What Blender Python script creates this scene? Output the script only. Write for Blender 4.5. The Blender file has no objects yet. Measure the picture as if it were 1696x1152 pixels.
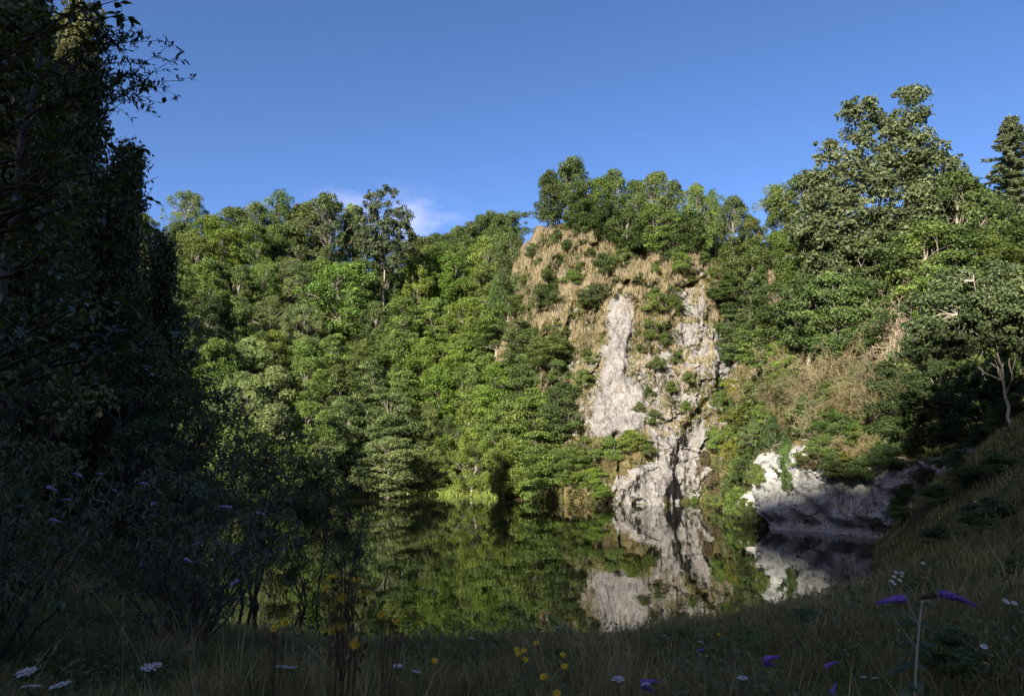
import bpy, math, random
import numpy as np
from mathutils import Vector, noise
from mathutils.bvhtree import BVHTree

random.seed(11)
R = math.radians
SC = bpy.context.scene
COL = SC.collection

# ------------------------------------------------------------------ camera
F = 1200.0
EYE = Vector((0, 0, 5.0))
PITCH = math.atan(164 / F)
cp, sp = math.cos(PITCH), math.sin(PITCH)

def ray(px, py):
    a = (px - 848) / F
    b = (576 - py) / F
    return Vector((a, cp - b * sp, sp + b * cp))

def at(px, py, d):
    r = ray(px, py)
    return EYE + r * (d / r.y)

def to_px(P):
    """world points (N,3) -> photo pixels (used only to know where bare rock lies)"""
    P = np.asarray(P, float) - np.array(EYE)
    fw = P[:, 1] * cp + P[:, 2] * sp
    up = -P[:, 1] * sp + P[:, 2] * cp
    return 848 + F * P[:, 0] / fw, 576 - F * up / fw

cam = bpy.data.cameras.new('camera')
cam.sensor_width = 36
cam.lens = 36 * F / 1696
cam.clip_start = 0.05
cam.clip_end = 3000
co = bpy.data.objects.new('camera', cam)
co.location = EYE
co.rotation_euler = (R(90) + PITCH, 0, 0)
COL.objects.link(co)
SC.camera = co
cam.dof.use_dof = True
cam.dof.focus_distance = 45
cam.dof.aperture_fstop = 5.6

# ------------------------------------------------------------------ helpers
def tag(o, label=None, cat=None, group=None, kind=None):
    if label: o['label'] = label
    if cat: o['category'] = cat
    if group: o['group'] = group
    if kind: o['kind'] = kind
    return o

def new_mesh(name, V, Fq, tone=None, mat=None, smooth=False):
    """V (n,3), Fq (m,k) array or list of such arrays; tone = one float per face"""
    V = np.asarray(V, np.float32)
    fl = Fq if isinstance(Fq, list) else [Fq]
    fl = [np.asarray(f, np.int32) for f in fl if len(f)]
    me = bpy.data.meshes.new(name)
    me.vertices.add(len(V))
    me.vertices.foreach_set('co', V.ravel())
    loops = np.concatenate([f.ravel() for f in fl])
    tot = np.concatenate([np.full(len(f), f.shape[1], np.int32) for f in fl])
    st = np.concatenate([[0], np.cumsum(tot)[:-1]]).astype(np.int32)
    me.loops.add(len(loops))
    me.loops.foreach_set('vertex_index', loops)
    me.polygons.add(len(tot))
    me.polygons.foreach_set('loop_start', st)
    me.polygons.foreach_set('loop_total', tot)
    me.update(calc_edges=True)
    if tone is not None:
        a = me.attributes.new('tone', 'FLOAT', 'FACE')
        a.data.foreach_set('value', np.asarray(tone, np.float32))
    if mat: me.materials.append(mat)
    me.polygons.foreach_set('use_smooth', np.full(len(tot), smooth, bool))
    me.validate()
    return me

def link(name, me, parent=None, color=None):
    o = bpy.data.objects.new(name, me)
    COL.objects.link(o)
    if parent: o.parent = parent
    if color: o.color = (*color, 1)
    return o

def empty(name, loc, rz=0, scale=(1, 1, 1)):
    o = bpy.data.objects.new(name, None)
    o.empty_display_size = 0.3
    o.location = loc
    o.rotation_euler = (0, 0, rz)
    o.scale = scale
    COL.objects.link(o)
    return o

class Tubes:
    """collects tapered tubes into one mesh"""
    def __init__(s, sides=5):
        s.V = []; s.Q = []; s.n = 0; s.k = sides
    def add(s, pts, rad, k=None):
        k = k or s.k
        pts = np.asarray(pts, float); m = len(pts)
        t = np.gradient(pts, axis=0)
        t /= np.linalg.norm(t, axis=1)[:, None] + 1e-9
        ref = np.where(np.abs(t[:, 2:3]) > .9, np.array([[1., 0, 0]]), np.array([[0, 0, 1.]]))
        a = np.cross(t, ref); a /= np.linalg.norm(a, axis=1)[:, None] + 1e-9
        b = np.cross(t, a)
        an = np.arange(k) / k * 2 * np.pi
        rad = np.asarray(rad, float)
        ring = pts[:, None, :] + rad[:, None, None] * (np.cos(an)[None, :, None] * a[:, None, :] + np.sin(an)[None, :, None] * b[:, None, :])
        s.V.append(ring.reshape(-1, 3))
        i = np.arange(m - 1)[:, None] * k; j = np.arange(k)[None, :]
        q = np.stack([i + j, i + (j + 1) % k, i + k + (j + 1) % k, i + k + j], -1).reshape(-1, 4) + s.n
        s.Q.append(q); s.n += m * k
    def mesh(s, name, mat, smooth=True):
        return new_mesh(name, np.concatenate(s.V), np.concatenate(s.Q), np.full(sum(len(q) for q in s.Q), .5), mat, smooth)

def unit(v):
    return v / (np.linalg.norm(v, axis=-1, keepdims=True) + 1e-9)

def leaf_quads(P, N, rng, L, W, droop=0.0):
    """rhombic leaves at P with face normal N"""
    n = len(P)
    d = unit(np.cross(N, rng.normal(size=(n, 3))))
    if droop:
        d[:, 2] -= droop; d = unit(d)
    s = unit(np.cross(N, d))
    L = (L * rng.uniform(.65, 1.3, n))[:, None]; Wd = (W * rng.uniform(.7, 1.3, n))[:, None]
    nn = unit(np.cross(s, d))
    V = np.stack([P - d * L * .5, P + s * Wd * .5 + nn * L * .08, P + d * L * .5, P - s * Wd * .5 + nn * L * .08], 1)
    return V.reshape(-1, 3), np.arange(n * 4).reshape(n, 4)

def curve(a, b, bend, n=6, rng=None, wob=0.0):
    t = np.linspace(0, 1, n)[:, None]
    a = np.asarray(a, float); b = np.asarray(b, float)
    p = a + (b - a) * t + np.asarray(bend, float) * (t * (1 - t) * 4)
    if wob and rng is not None:
        w = rng.normal(size=(n, 3)) * wob; w[0] = 0; p += w
    return p

# ------------------------------------------------------------------ materials
def nmat(name):
    m = bpy.data.materials.new(name)
    m.use_nodes = True
    nt = m.node_tree
    nt.nodes.clear()
    out = nt.nodes.new('ShaderNodeOutputMaterial')
    return m, nt, out

def nd(nt, typ, **kw):
    n = nt.nodes.new(typ)
    for k, v in kw.items():
        setattr(n, k, v)
    return n

def ramp(nt, fac, stops):
    r = nd(nt, 'ShaderNodeValToRGB')
    els = r.color_ramp.elements
    while len(els) > 1: els.remove(els[-1])
    els[0].position = stops[0][0]; els[0].color = (*stops[0][1], 1)
    for p, c in stops[1:]:
        e = els.new(p); e.color = (*c, 1)
    nt.links.new(fac, r.inputs[0])
    return r.outputs[0]

def noise_tex(nt, vec, scale, detail=4, rough=.55, dist=0.0):
    n = nd(nt, 'ShaderNodeTexNoise')
    n.inputs['Scale'].default_value = scale
    n.inputs['Detail'].default_value = detail
    n.inputs['Roughness'].default_value = rough
    n.inputs['Distortion'].default_value = dist
    if vec is not None: nt.links.new(vec, n.inputs['Vector'])
    return n.outputs['Fac']

def mixc(nt, fac, a, b, mode='MIX'):
    m = nd(nt, 'ShaderNodeMix', data_type='RGBA', blend_type=mode)
    for sock, v in ((m.inputs[0], fac), (m.inputs[6], a), (m.inputs[7], b)):
        if isinstance(v, (int, float)): sock.default_value = v
        elif isinstance(v, tuple): sock.default_value = (*v, 1)
        else: nt.links.new(v, sock)
    return m.outputs[2]

def foliage_mat(name, translucent=.3, rough=.5, spec=.3, lo=(.42, .47, .42), hi=(2.2, 2.0, 1.9)):
    m, nt, out = nmat(name)
    oi = nd(nt, 'ShaderNodeObjectInfo')
    at_ = nd(nt, 'ShaderNodeAttribute', attribute_name='tone')
    var = ramp(nt, at_.outputs['Fac'], [(0, lo), (.5, (1, 1, 1)), (1, hi)])
    c = mixc(nt, 1.0, oi.outputs['Color'], var, 'MULTIPLY')
    b = nd(nt, 'ShaderNodeBsdfPrincipled')
    b.inputs['Roughness'].default_value = rough
    b.inputs['Specular IOR Level'].default_value = spec
    nt.links.new(c, b.inputs['Base Color'])
    if translucent:
        t = nd(nt, 'ShaderNodeBsdfTranslucent')
        tc = mixc(nt, 1.0, c, (1.15, 1.2, .6), 'MULTIPLY')
        nt.links.new(tc, t.inputs['Color'])
        mx = nd(nt, 'ShaderNodeMixShader')
        mx.inputs[0].default_value = translucent
        nt.links.new(b.outputs[0], mx.inputs[1]); nt.links.new(t.outputs[0], mx.inputs[2])
        nt.links.new(mx.outputs[0], out.inputs[0])
    else:
        nt.links.new(b.outputs[0], out.inputs[0])
    return m

M_LEAF = foliage_mat('leaf_foliage')
M_GLOSSLEAF = foliage_mat('glossy_leaf', .2, .35, .5)
M_STRAW = foliage_mat('dry_straw', .12, .8, .1, (.26, .36, .22), (1.35, 1.35, 1.4))
M_TWIG = foliage_mat('dead_twig', 0, .85, .1, (.5, .5, .5), (1.4, 1.4, 1.4))
M_GRASS = foliage_mat('meadow_blade', .2, .6, .2, (.38, .66, .40), (2.1, 2.1, 2.3))
M_PETAL = foliage_mat('petal', .25, .6, .2, (.6, .6, .7), (1.3, 1.3, 1.2))

def bark_mat(name, c0, c1):
    m, nt, out = nmat(name)
    tc = nd(nt, 'ShaderNodeTexCoord')
    n = noise_tex(nt, tc.outputs['Object'], 6, 5, .65)
    c = ramp(nt, n, [(.3, c0), (.65, c1)])
    b = nd(nt, 'ShaderNodeBsdfPrincipled')
    b.inputs['Roughness'].default_value = .85
    nt.links.new(c, b.inputs['Base Color'])
    bp = nd(nt, 'ShaderNodeBump'); bp.inputs['Strength'].default_value = .5
    nt.links.new(n, bp.inputs['Height']); nt.links.new(bp.outputs[0], b.inputs['Normal'])
    nt.links.new(b.outputs[0], out.inputs[0])
    return m
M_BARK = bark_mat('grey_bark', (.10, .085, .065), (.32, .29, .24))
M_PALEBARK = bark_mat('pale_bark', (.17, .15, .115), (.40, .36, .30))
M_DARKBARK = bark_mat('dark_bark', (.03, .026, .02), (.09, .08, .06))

def rock_mat(name, moss_amt, base, warm, dark):
    m, nt, out = nmat(name)
    tc = nd(nt, 'ShaderNodeTexCoord')
    P = tc.outputs['Object']
    mp = nd(nt, 'ShaderNodeMapping'); mp.inputs['Scale'].default_value = (1.0, 1.0, .38); mp.inputs['Rotation'].default_value = (0, .22, 0)
    nt.links.new(P, mp.inputs[0])
    n1 = noise_tex(nt, P, .45, 6, .62)
    n2 = noise_tex(nt, mp.outputs[0], .9, 7, .68, 1.2)
    n3 = noise_tex(nt, P, 3.6, 6, .72)
    c = ramp(nt, n1, [(.32, warm), (.46, base), (.58, tuple(x * .80 for x in base)), (.72, tuple(x * 1.15 for x in base))])
    streak = ramp(nt, n2, [(.33, (.40, .39, .40)), (.45, (.85, .84, .83)), (.58, (1.05, 1.05, 1.04)), (.7, (1.2, 1.2, 1.18))])
    c = mixc(nt, .85, c, streak, 'MULTIPLY')
    pit = ramp(nt, n3, [(.36, (.22, .21, .19)), (.46, (.95, .95, .95)), (.7, (1.1, 1.1, 1.1))])
    c = mixc(nt, .8, c, pit, 'MULTIPLY')
    vo = nd(nt, 'ShaderNodeTexVoronoi', feature='DISTANCE_TO_EDGE')
    vo.inputs['Scale'].default_value = .75
    wv_ = nd(nt, 'ShaderNodeVectorMath', operation='ADD')
    nw = nd(nt, 'ShaderNodeTexNoise'); nw.inputs['Scale'].default_value = 1.4; nw.inputs['Detail'].default_value = 4
    nt.links.new(mp.outputs[0], nw.inputs['Vector'])
    sc_ = nd(nt, 'ShaderNodeVectorMath', operation='SCALE'); sc_.inputs['Scale'].default_value = 1.3
    nt.links.new(nw.outputs['Color'], sc_.inputs[0])
    nt.links.new(mp.outputs[0], wv_.inputs[0]); nt.links.new(sc_.outputs[0], wv_.inputs[1])
    nt.links.new(wv_.outputs[0], vo.inputs['Vector'])
    crack = ramp(nt, vo.outputs['Distance'], [(.0, (.25, .24, .23)), (.035, (1, 1, 1))])
    c = mixc(nt, .55, c, crack, 'MULTIPLY')
    at_ = nd(nt, 'ShaderNodeAttribute', attribute_name='moss')
    nm = noise_tex(nt, P, 1.9, 6, .68)
    add = nd(nt, 'ShaderNodeMath', operation='ADD'); nt.links.new(at_.outputs['Fac'], add.inputs[0]); nt.links.new(nm, add.inputs[1])
    mf = ramp(nt, add.outputs[0], [(.98 - moss_amt, (0, 0, 0)), (1.08 - moss_amt, (1, 1, 1))])
    n4 = noise_tex(nt, P, 1.1, 3)
    mc = ramp(nt, n4, [(.35, (.045, .06, .014)), (.5, (.10, .085, .03)), (.65, (.125, .095, .042))])
    c = mixc(nt, mf, c, mc)
    b = nd(nt, 'ShaderNodeBsdfPrincipled')
    b.inputs['Roughness'].default_value = .9
    b.inputs['Specular IOR Level'].default_value = .2
    nt.links.new(c, b.inputs['Base Color'])
    bp = nd(nt, 'ShaderNodeBump'); bp.inputs['Strength'].default_value = .8; bp.inputs['Distance'].default_value = .12
    hs = nd(nt, 'ShaderNodeMath', operation='ADD'); nt.links.new(n3, hs.inputs[0]); nt.links.new(n2, hs.inputs[1])
    nt.links.new(hs.outputs[0], bp.inputs['Height']); nt.links.new(bp.outputs[0], b.inputs['Normal'])
    nt.links.new(b.outputs[0], out.inputs[0])
    return m
M_ROCK = rock_mat('limestone', 0.0, (.245, .238, .228), (.215, .19, .16), None)
M_ROCK2 = rock_mat('outcrop_limestone', 0.0, (.34, .352, .342), (.29, .265, .215), None)

def ground_mat():
    m, nt, out = nmat('earth_and_turf')
    tc = nd(nt, 'ShaderNodeTexCoord')
    n1 = noise_tex(nt, tc.outputs['Object'], .35, 6, .6)
    n2 = noise_tex(nt, tc.outputs['Object'], 4, 5, .7)
    c = ramp(nt, n1, [(.35, (.03, .04, .012)), (.5, (.05, .05, .02)), (.65, (.06, .045, .025))])
    v = ramp(nt, n2, [(.3, (.5, .5, .5)), (.7, (1.4, 1.4, 1.3))])
    c = mixc(nt, 1.0, c, v, 'MULTIPLY')
    b = nd(nt, 'ShaderNodeBsdfPrincipled')
    b.inputs['Roughness'].default_value = .95
    b.inputs['Specular IOR Level'].default_value = .1
    nt.links.new(c, b.inputs['Base Color'])
    nt.links.new(b.outputs[0], out.inputs[0])
    return m
M_GROUND = ground_mat()

def water_mat():
    m, nt, out = nmat('still_pond_water')
    tc = nd(nt, 'ShaderNodeTexCoord')
    mp = nd(nt, 'ShaderNodeMapping'); mp.inputs['Scale'].default_value = (1, .6, 1)
    nt.links.new(tc.outputs['Object'], mp.inputs[0])
    n = noise_tex(nt, mp.outputs[0], 1.3, 3, .5)
    b = nd(nt, 'ShaderNodeBsdfPrincipled')
    b.inputs['Base Color'].default_value = (.012, .016, .008, 1)
    b.inputs['Roughness'].default_value = .02
    b.inputs['IOR'].default_value = 2.4
    bp = nd(nt, 'ShaderNodeBump'); bp.inputs['Strength'].default_value = .04; bp.inputs['Distance'].default_value = .1
    nt.links.new(n, bp.inputs['Height']); nt.links.new(bp.outputs[0], b.inputs['Normal'])
    nt.links.new(b.outputs[0], out.inputs[0])
    return m
M_WATER = water_mat()

# ------------------------------------------------------------------ light
EL = R(25)
TS = Vector((-.45, -.893, 0)).normalized()           # horizontal direction to the sun
sun_dir = Vector((TS.x * math.cos(EL), TS.y * math.cos(EL), math.sin(EL)))
sl = bpy.data.lights.new('sun', 'SUN')
sl.energy = 4.7
sl.angle = R(.5)
sl.color = (1, .9, .76)
so = bpy.data.objects.new('sun', sl)
so.rotation_euler = (-sun_dir).to_track_quat('-Z', 'Y').to_euler()
so.location = sun_dir * 150
COL.objects.link(so)

W = bpy.data.worlds.new('World')
SC.world = W
W.use_nodes = True
nt = W.node_tree
nt.nodes.clear()
wo = nt.nodes.new('ShaderNodeOutputWorld')
bg = nt.nodes.new('ShaderNodeBackground')
sky = nt.nodes.new('ShaderNodeTexSky')
sky.sky_type = 'NISHITA'
sky.sun_disc = False
sky.sun_elevation = EL
sky.sun_rotation = math.atan2(TS.x, TS.y)
sky.altitude = 1200
sky.air_density = 0.6
sky.dust_density = 2.0
sky.ozone_density = 2.0
bg.inputs['Strength'].default_value = .1
# a small pinkish wisp of cloud low over the wooded ridge
tcw = nt.nodes.new('ShaderNodeTexCoord')
cd = ray(640, 358).normalized()
def vmath(op, a, b):
    n = nt.nodes.new('ShaderNodeVectorMath'); n.operation = op
    for i, v in enumerate((a, b)):
        if v is None: continue
        if isinstance(v, tuple): n.inputs[i].default_value = v
        else: nt.links.new(v, n.inputs[i])
    return n
df = vmath('SUBTRACT', tcw.outputs['Generated'], tuple(cd))
df = vmath('MULTIPLY', df.outputs[0], (7.5, 7.5, 19))
ln = vmath('LENGTH', df.outputs[0], None)
mr = nt.nodes.new('ShaderNodeMapRange'); mr.interpolation_type = 'SMOOTHSTEP'
mr.inputs[1].default_value = .15; mr.inputs[2].default_value = 1.0; mr.inputs[3].default_value = 1; mr.inputs[4].default_value = 0
nt.links.new(ln.outputs['Value'], mr.inputs[0])
mpw = nt.nodes.new('ShaderNodeMapping'); mpw.inputs['Scale'].default_value = (1, 1, 2.2)
nt.links.new(tcw.outputs['Generated'], mpw.inputs[0])
nz = noise_tex(nt, mpw.outputs[0], 13, 5, .55)
cr = ramp(nt, nz, [(.40, (0, 0, 0)), (.66, (.32, .32, .32))])
mm = nt.nodes.new('ShaderNodeMath'); mm.operation = 'MULTIPLY'
nt.links.new(mr.outputs[0], mm.inputs[0]); nt.links.new(cr, mm.inputs[1])
hs_ = nt.nodes.new('ShaderNodeHueSaturation'); hs_.inputs['Saturation'].default_value = 1.18
nt.links.new(sky.outputs[0], hs_.inputs['Color'])
tint = mixc(nt, 1.0, hs_.outputs[0], (1.13, .93, .94), 'MULTIPLY')
skyc = mixc(nt, mm.outputs[0], tint, (6.2, 5.6, 6.6))
nt.links.new(skyc, bg.inputs['Color'])
nt.links.new(bg.outputs[0], wo.inputs[0])

SC.view_settings.view_transform = 'Standard'
SC.view_settings.look = 'None'
SC.view_settings.exposure = 1.5
SC.view_settings.gamma = 1

# ------------------------------------------------------------------ terrain
SHORE = [(-8, 20), (-3, 18.6), (3, 18.6), (6, 20.2), (9.5, 22), (12, 25), (15, 31), (18, 37), (20, 40), (17.6, 43.3), (15.6, 45.8), (15.2, 50),
         (15, 55), (16.5, 62), (16, 65), (13, 64.5), (8.2, 65), (3, 68), (-3, 74), (-8, 77.5), (-15, 73.5), (-20.5, 67), (-23.5, 60), (-22, 50), (-17, 38), (-11.5, 28)]
ctrl = []
def dens(poly, step):
    out = []
    for i in range(len(poly)):
        a = np.array(poly[i], float); b = np.array(poly[(i + 1) % len(poly)], float)
        n = max(1, int(round(np.linalg.norm(b - a) / step)))
        for k in range(n): out.append(tuple(a + (b - a) * k / n))
    return out
SH = dens(SHORE, 2.5)
for x, y in SH:
    if x > 2 and y > 39:                                # rock faces stand here: the earth lies behind them
        dx_, dy_ = x - 2, y - 50
        if y < 50: dx_, dy_ = .55, .83
        l_ = math.hypot(dx_, dy_)
        ctrl.append((x + dx_ / l_ * (3.4 if y > 58 else 1.9), y + dy_ / l_ * (3.4 if y > 58 else 1.9), .2)); ctrl.append((x - dx_ / l_ * .6, y - dy_ / l_ * .6, -.9)); ctrl.append((x - dx_ / l_ * 2, y - dy_ / l_ * 2, -1.4))
    else:
        ctrl.append((x, y, 0.05))
SA = np.array(SHORE, float)
def inside(x, y, poly=SA):
    x = np.asarray(x, float); y = np.asarray(y, float)
    r = np.zeros(x.shape, bool)
    n = len(poly)
    for i in range(n):
        x1, y1 = poly[i]; x2, y2 = poly[(i + 1) % n]
        c = ((y1 > y) != (y2 > y)) & (x < (x2 - x1) * (y - y1) / (y2 - y1 + 1e-12) + x1)
        r ^= c
    return r
SHA = np.array(SH)
for x in np.arange(-24, 21, 5):
    for y in np.arange(20, 78, 5):
        if inside(np.array([x]), np.array([y]))[0] and np.min(np.hypot(SHA[:, 0] - x, SHA[:, 1] - y)) > 2.2:
            ctrl.append((x, y, -1.6))
ctrl += [(0, 0, 3.3), (-5, 3, 3.2), (5, 3, 3.45), (0, 5, 3.1), (0, 9, 2.5), (0, 13, 1.6), (-6, 8, 2.7), (6, 8, 3.1), (5, 13, 2.2), (-6, 14, 1.6), (10, 12, 3.6), (9, 18, 1.7),
         (14, 20, 4.0), (15, 26, 2.2), (21, 30, 6.0), (25, 34, 6.8), (24.5, 40.5, 5.2), (20, 36, 2.4), (18, 33, 2.3), (22, 37, 3.4), (14, 10, 5), (20, 15, 7.3), (22, 22, 7.5), (35, 30, 14), (38, 45, 17), (0, -6, 3.8), (10, -4, 5), (-10, -4, 4),
         (-10, 15, 2.6), (-13, 22, 1.6), (-17, 28, 2.6), (-21, 35, 3.2), (-26, 48, 2.4), (-18, 10, 6), (-30, 30, 11), (-42, 50, 17), (-29, 62, 3.5), (-40, 75, 16), (-30, 15, 12),
         (-22, 72, 2.2), (-30, 80, 9), (-15, 76.5, 1.0), (-8, 80, 1.2), (-15, 84, 7), (-15, 93, 16), (-15, 106, 27), (-36, 92, 20), (-36, 106, 30), (-62, 100, 36),
         (-2, 80, 5), (0, 88, 13), (0, 96, 20), (-2, 106, 27), (-15, 128, 31), (20, 128, 33), (-60, 145, 38), (60, 140, 40), (50, 100, 34),
         (-12, 190, 53), (12, 190, 60), (-48, 190, 40), (40, 200, 66), (-110, 190, 44), (110, 190, 50), (0, 260, 60), (-150, 60, 45), (150, 60, 45), (-90, 20, 35), (90, 20, 40),
         (300, 300, 60), (-300, 300, 60), (0, 400, 60), (-300, 0, 50), (300, 0, 50)]
# behind the cliff face
def cliff_base(x):
    return np.interp(x, [-6, 0, 3, 8.2, 13, 16, 17.5, 20, 26], [92, 76, 68.8, 65.6, 65, 66.2, 65.5, 64, 63])
def cliff_top(x):
    return np.interp(x, [-6, -1, 0.5, 3, 8, 14, 18, 21, 26], [12, 20, 27.5, 29, 27, 26, 25, 23, 22])
for x in (-1, 3, 7, 11, 15, 19, 23):
    b, t = cliff_base(x), cliff_top(x)
    ctrl.append((x, b + 5.5, min(7, t * .4))); ctrl.append((x, b + 11.5, t - .6)); ctrl.append((x + .5, b + 22, t + 2.5))
# right-hand knoll behind the outcrop
ctrl += [(17.6, 48, 4.5), (20, 45.5, 5.2), (23.5, 42.5, 6.0), (18, 54, 6.5), (20, 51, 8.2), (24, 48, 9.6), (22, 56, 12), (19.5, 59, 9.5), (27, 53, 13.0), (30, 47, 12.5), (25, 62, 17), (32, 62, 18.5), (40, 62, 22), (30, 76, 25), (45, 80, 31)]
ctrl = np.array(ctrl, float)
def _phi(a, b):
    return np.sqrt(((a[:, None, :] - b[None, :, :]) ** 2).sum(-1) + .6)
_K = -_phi(ctrl[:, :2], ctrl[:, :2])
_n = len(ctrl)
_A = np.zeros((_n + 1, _n + 1)); _A[:_n, :_n] = _K - np.eye(_n) * .02; _A[_n, :_n] = 1; _A[:_n, _n] = 1
_w = np.linalg.solve(_A, np.concatenate([ctrl[:, 2], [0]]))
# unseen hillside behind the camera, ridge shaped to keep the near bank in shade
TAN = math.tan(EL)
RB = 170.0
def hill_behind(x, y):
    t = -(x * TS.x + y * TS.y)
    u = x * (-TS.y) + y * TS.x
    G = np.interp(u, [-140, -70, -48, -40, -29, -24, -17, -6, -1, 2, 5, 14, 40, 120], [14, 16, 18, 20, 22.5, 23, 21.5, 18.7, 20.8, 22.8, 24.0, 24.2, 18, 12])
    H = 5 + G + TAN * RB
    k = np.clip((-t - 3) / (RB - 3), 0, 1) ** 1.25
    return np.where(t < -3, 3.4 + (H - 3.4) * k - np.clip(-t - RB, 0, 400) * .25, -50), k
def ground_h(x, y):
    x = np.asarray(x, float); y = np.asarray(y, float)
    sh = x.shape
    P = np.stack([x.ravel(), y.ravel()], 1)
    z = np.empty(len(P))
    for i in range(0, len(P), 8000):
        q = P[i:i + 8000]
        z[i:i + 8000] = -_phi(q, ctrl[:, :2]) @ _w[:_n] + _w[_n]
    z = z.reshape(sh)
    hb, k = hill_behind(x, y)
    return np.maximum(z, hb)
gx = np.concatenate([-np.geomspace(152, 420, 8)[::-1], np.arange(-150, -58, 2.5), np.arange(-58, 50, .75), np.geomspace(51, 420, 16)])
gy = np.concatenate([-np.geomspace(210, 420, 6)[::-1], np.arange(-206, -6, 2.5), np.arange(-6, 116, .75), np.geomspace(117, 420, 34)])
GX, GY = np.meshgrid(gx, gy)
GZ = ground_h(GX, GY)
nzv = np.array([noise.noise(Vector((x * .21, y * .21, 1.3))) * .5 + noise.noise(Vector((x * .7, y * .7, 7.3))) * .22 for x, y in zip(GX.ravel(), GY.ravel())]).reshape(GX.shape)
tt = -(GX * TS.x + GY * TS.y)
amp = np.where(tt < -20, np.where(tt < -120, 4.5, 1.5), np.clip(np.abs(GZ) * .25, .05, .8))
GZ = GZ + nzv * amp
GV = np.stack([GX, GY, GZ], -1).reshape(-1, 3)
def grid_quads(nr, nc):
    i = np.arange(nr - 1)[:, None] * nc; j = np.arange(nc - 1)[None, :]
    return np.stack([i + j, i + j + 1, i + nc + j + 1, i + nc + j], -1).reshape(-1, 4)
GQ = grid_quads(len(gy), len(gx))
g = link('ground', new_mesh('ground', GV, GQ, mat=M_GROUND, smooth=True))
tag(g, kind='structure')
wv = np.array([(-45, 10, 0), (40, 10, 0), (40, 88, 0), (-45, 88, 0)], float)
tag(link('water', new_mesh('water', wv, np.array([[0, 1, 2, 3]]), mat=M_WATER)), kind='structure')

# ------------------------------------------------------------------ the limestone cliff
def poly_mask(px, py, poly, soft=0):
    px = np.asarray(px, float); py = np.asarray(py, float)
    sh = px.shape
    w = np.array([(noise.noise(Vector((a * .03, b * .03, 3))) * 13 + noise.noise(Vector((a * .09, b * .09, 5))) * 8, noise.noise(Vector((a * .03, b * .03, 33))) * 16 + noise.noise(Vector((a * .09, b * .09, 35))) * 8) for a, b in zip(px.ravel(), py.ravel())])
    return inside(px + w[:, 0].reshape(sh), py + w[:, 1].reshape(sh), np.array(poly, float))
SLAB = [(1005, 505), (1035, 498), (1050, 515), (1046, 560), (1036, 590), (1044, 625), (1066, 650), (1070, 690), (1050, 718), (1000, 716), (966, 700), (985, 655), (1002, 615), (1004, 560)]
RECESS = [(1110, 720), (1165, 690), (1172, 760), (1160, 825), (1105, 832), (1098, 760)]
PIER = [(1135, 480), (1165, 465), (1172, 560), (1168, 600), (1140, 600), (1122, 540)]
FOOT = [(1020, 795), (1075, 770), (1105, 765), (1106, 832), (1015, 832)]
RIB = [(1078, 700), (1100, 705), (1112, 745), (1105, 775), (1085, 770), (1075, 740)]
GULLY = [(1180, 535), (1235, 560), (1215, 600), (1190, 680), (1178, 640)]
MID = [(1052, 600), (1075, 560), (1125, 545), (1165, 570), (1165, 640), (1150, 680), (1110, 715), (1075, 690), (1068, 650), (1046, 625)]
CRACK_PX = [(1150, 440), (1166, 480), (1176, 560), (1172, 620), (1158, 660), (1128, 690), (1110, 735), (1106, 790), (1104, 835)]
def fbm(x, y, z, s, o=3):
    r = 0; a = 1
    for k in range(o):
        r += a * noise.noise(Vector((x * s, y * s, z * s))); s *= 2.1; a *= .5
    return r
cx = np.arange(-2, 26.01, .15)
nz_ = 215
CV = np.zeros((nz_, len(cx), 3)); MOSS = np.zeros((nz_, len(cx)))
crk = np.array([[at(px, py, 68 + max(0, 830 - py) / 1200 * 68 * .34)[i] for i in (0, 2)] for px, py in CRACK_PX])
ci = np.argsort(crk[:, 1])
for j, x in enumerate(cx):
    b = float(cliff_base(x)); t = float(cliff_top(x))
    zs = np.concatenate([np.linspace(-1.2, t, nz_ - 12), np.full(12, t)])
    for i, z in enumerate(zs):
        back = max(0, i - (nz_ - 13)) * .6
        y = b + max(z, 0) * .34 + back
        zz = z + back * .12
        CV[i, j] = (x, y, zz)
pxg, pyg = to_px(CV.reshape(-1, 3))
pxg = pxg.reshape(nz_, -1); pyg = pyg.reshape(nz_, -1)
def soft(poly):
    m = poly_mask(pxg, pyg, poly).astype(float)
    for _ in range(3):
        m = (m + np.roll(m, 1, 0) + np.roll(m, -1, 0) + np.roll(m, 1, 1) + np.roll(m, -1, 1)) / 5
    return m
sm_slab, sm_rec, sm_pier, sm_foot, sm_rib, sm_gul, sm_mid = [soft(p) for p in (SLAB, RECESS, PIER, FOOT, RIB, GULLY, MID)]
bare = np.clip(sm_slab + sm_rec + .6 * sm_pier + sm_foot + sm_rib + .7 * sm_gul + .13 * sm_mid, 0, 1)
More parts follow.
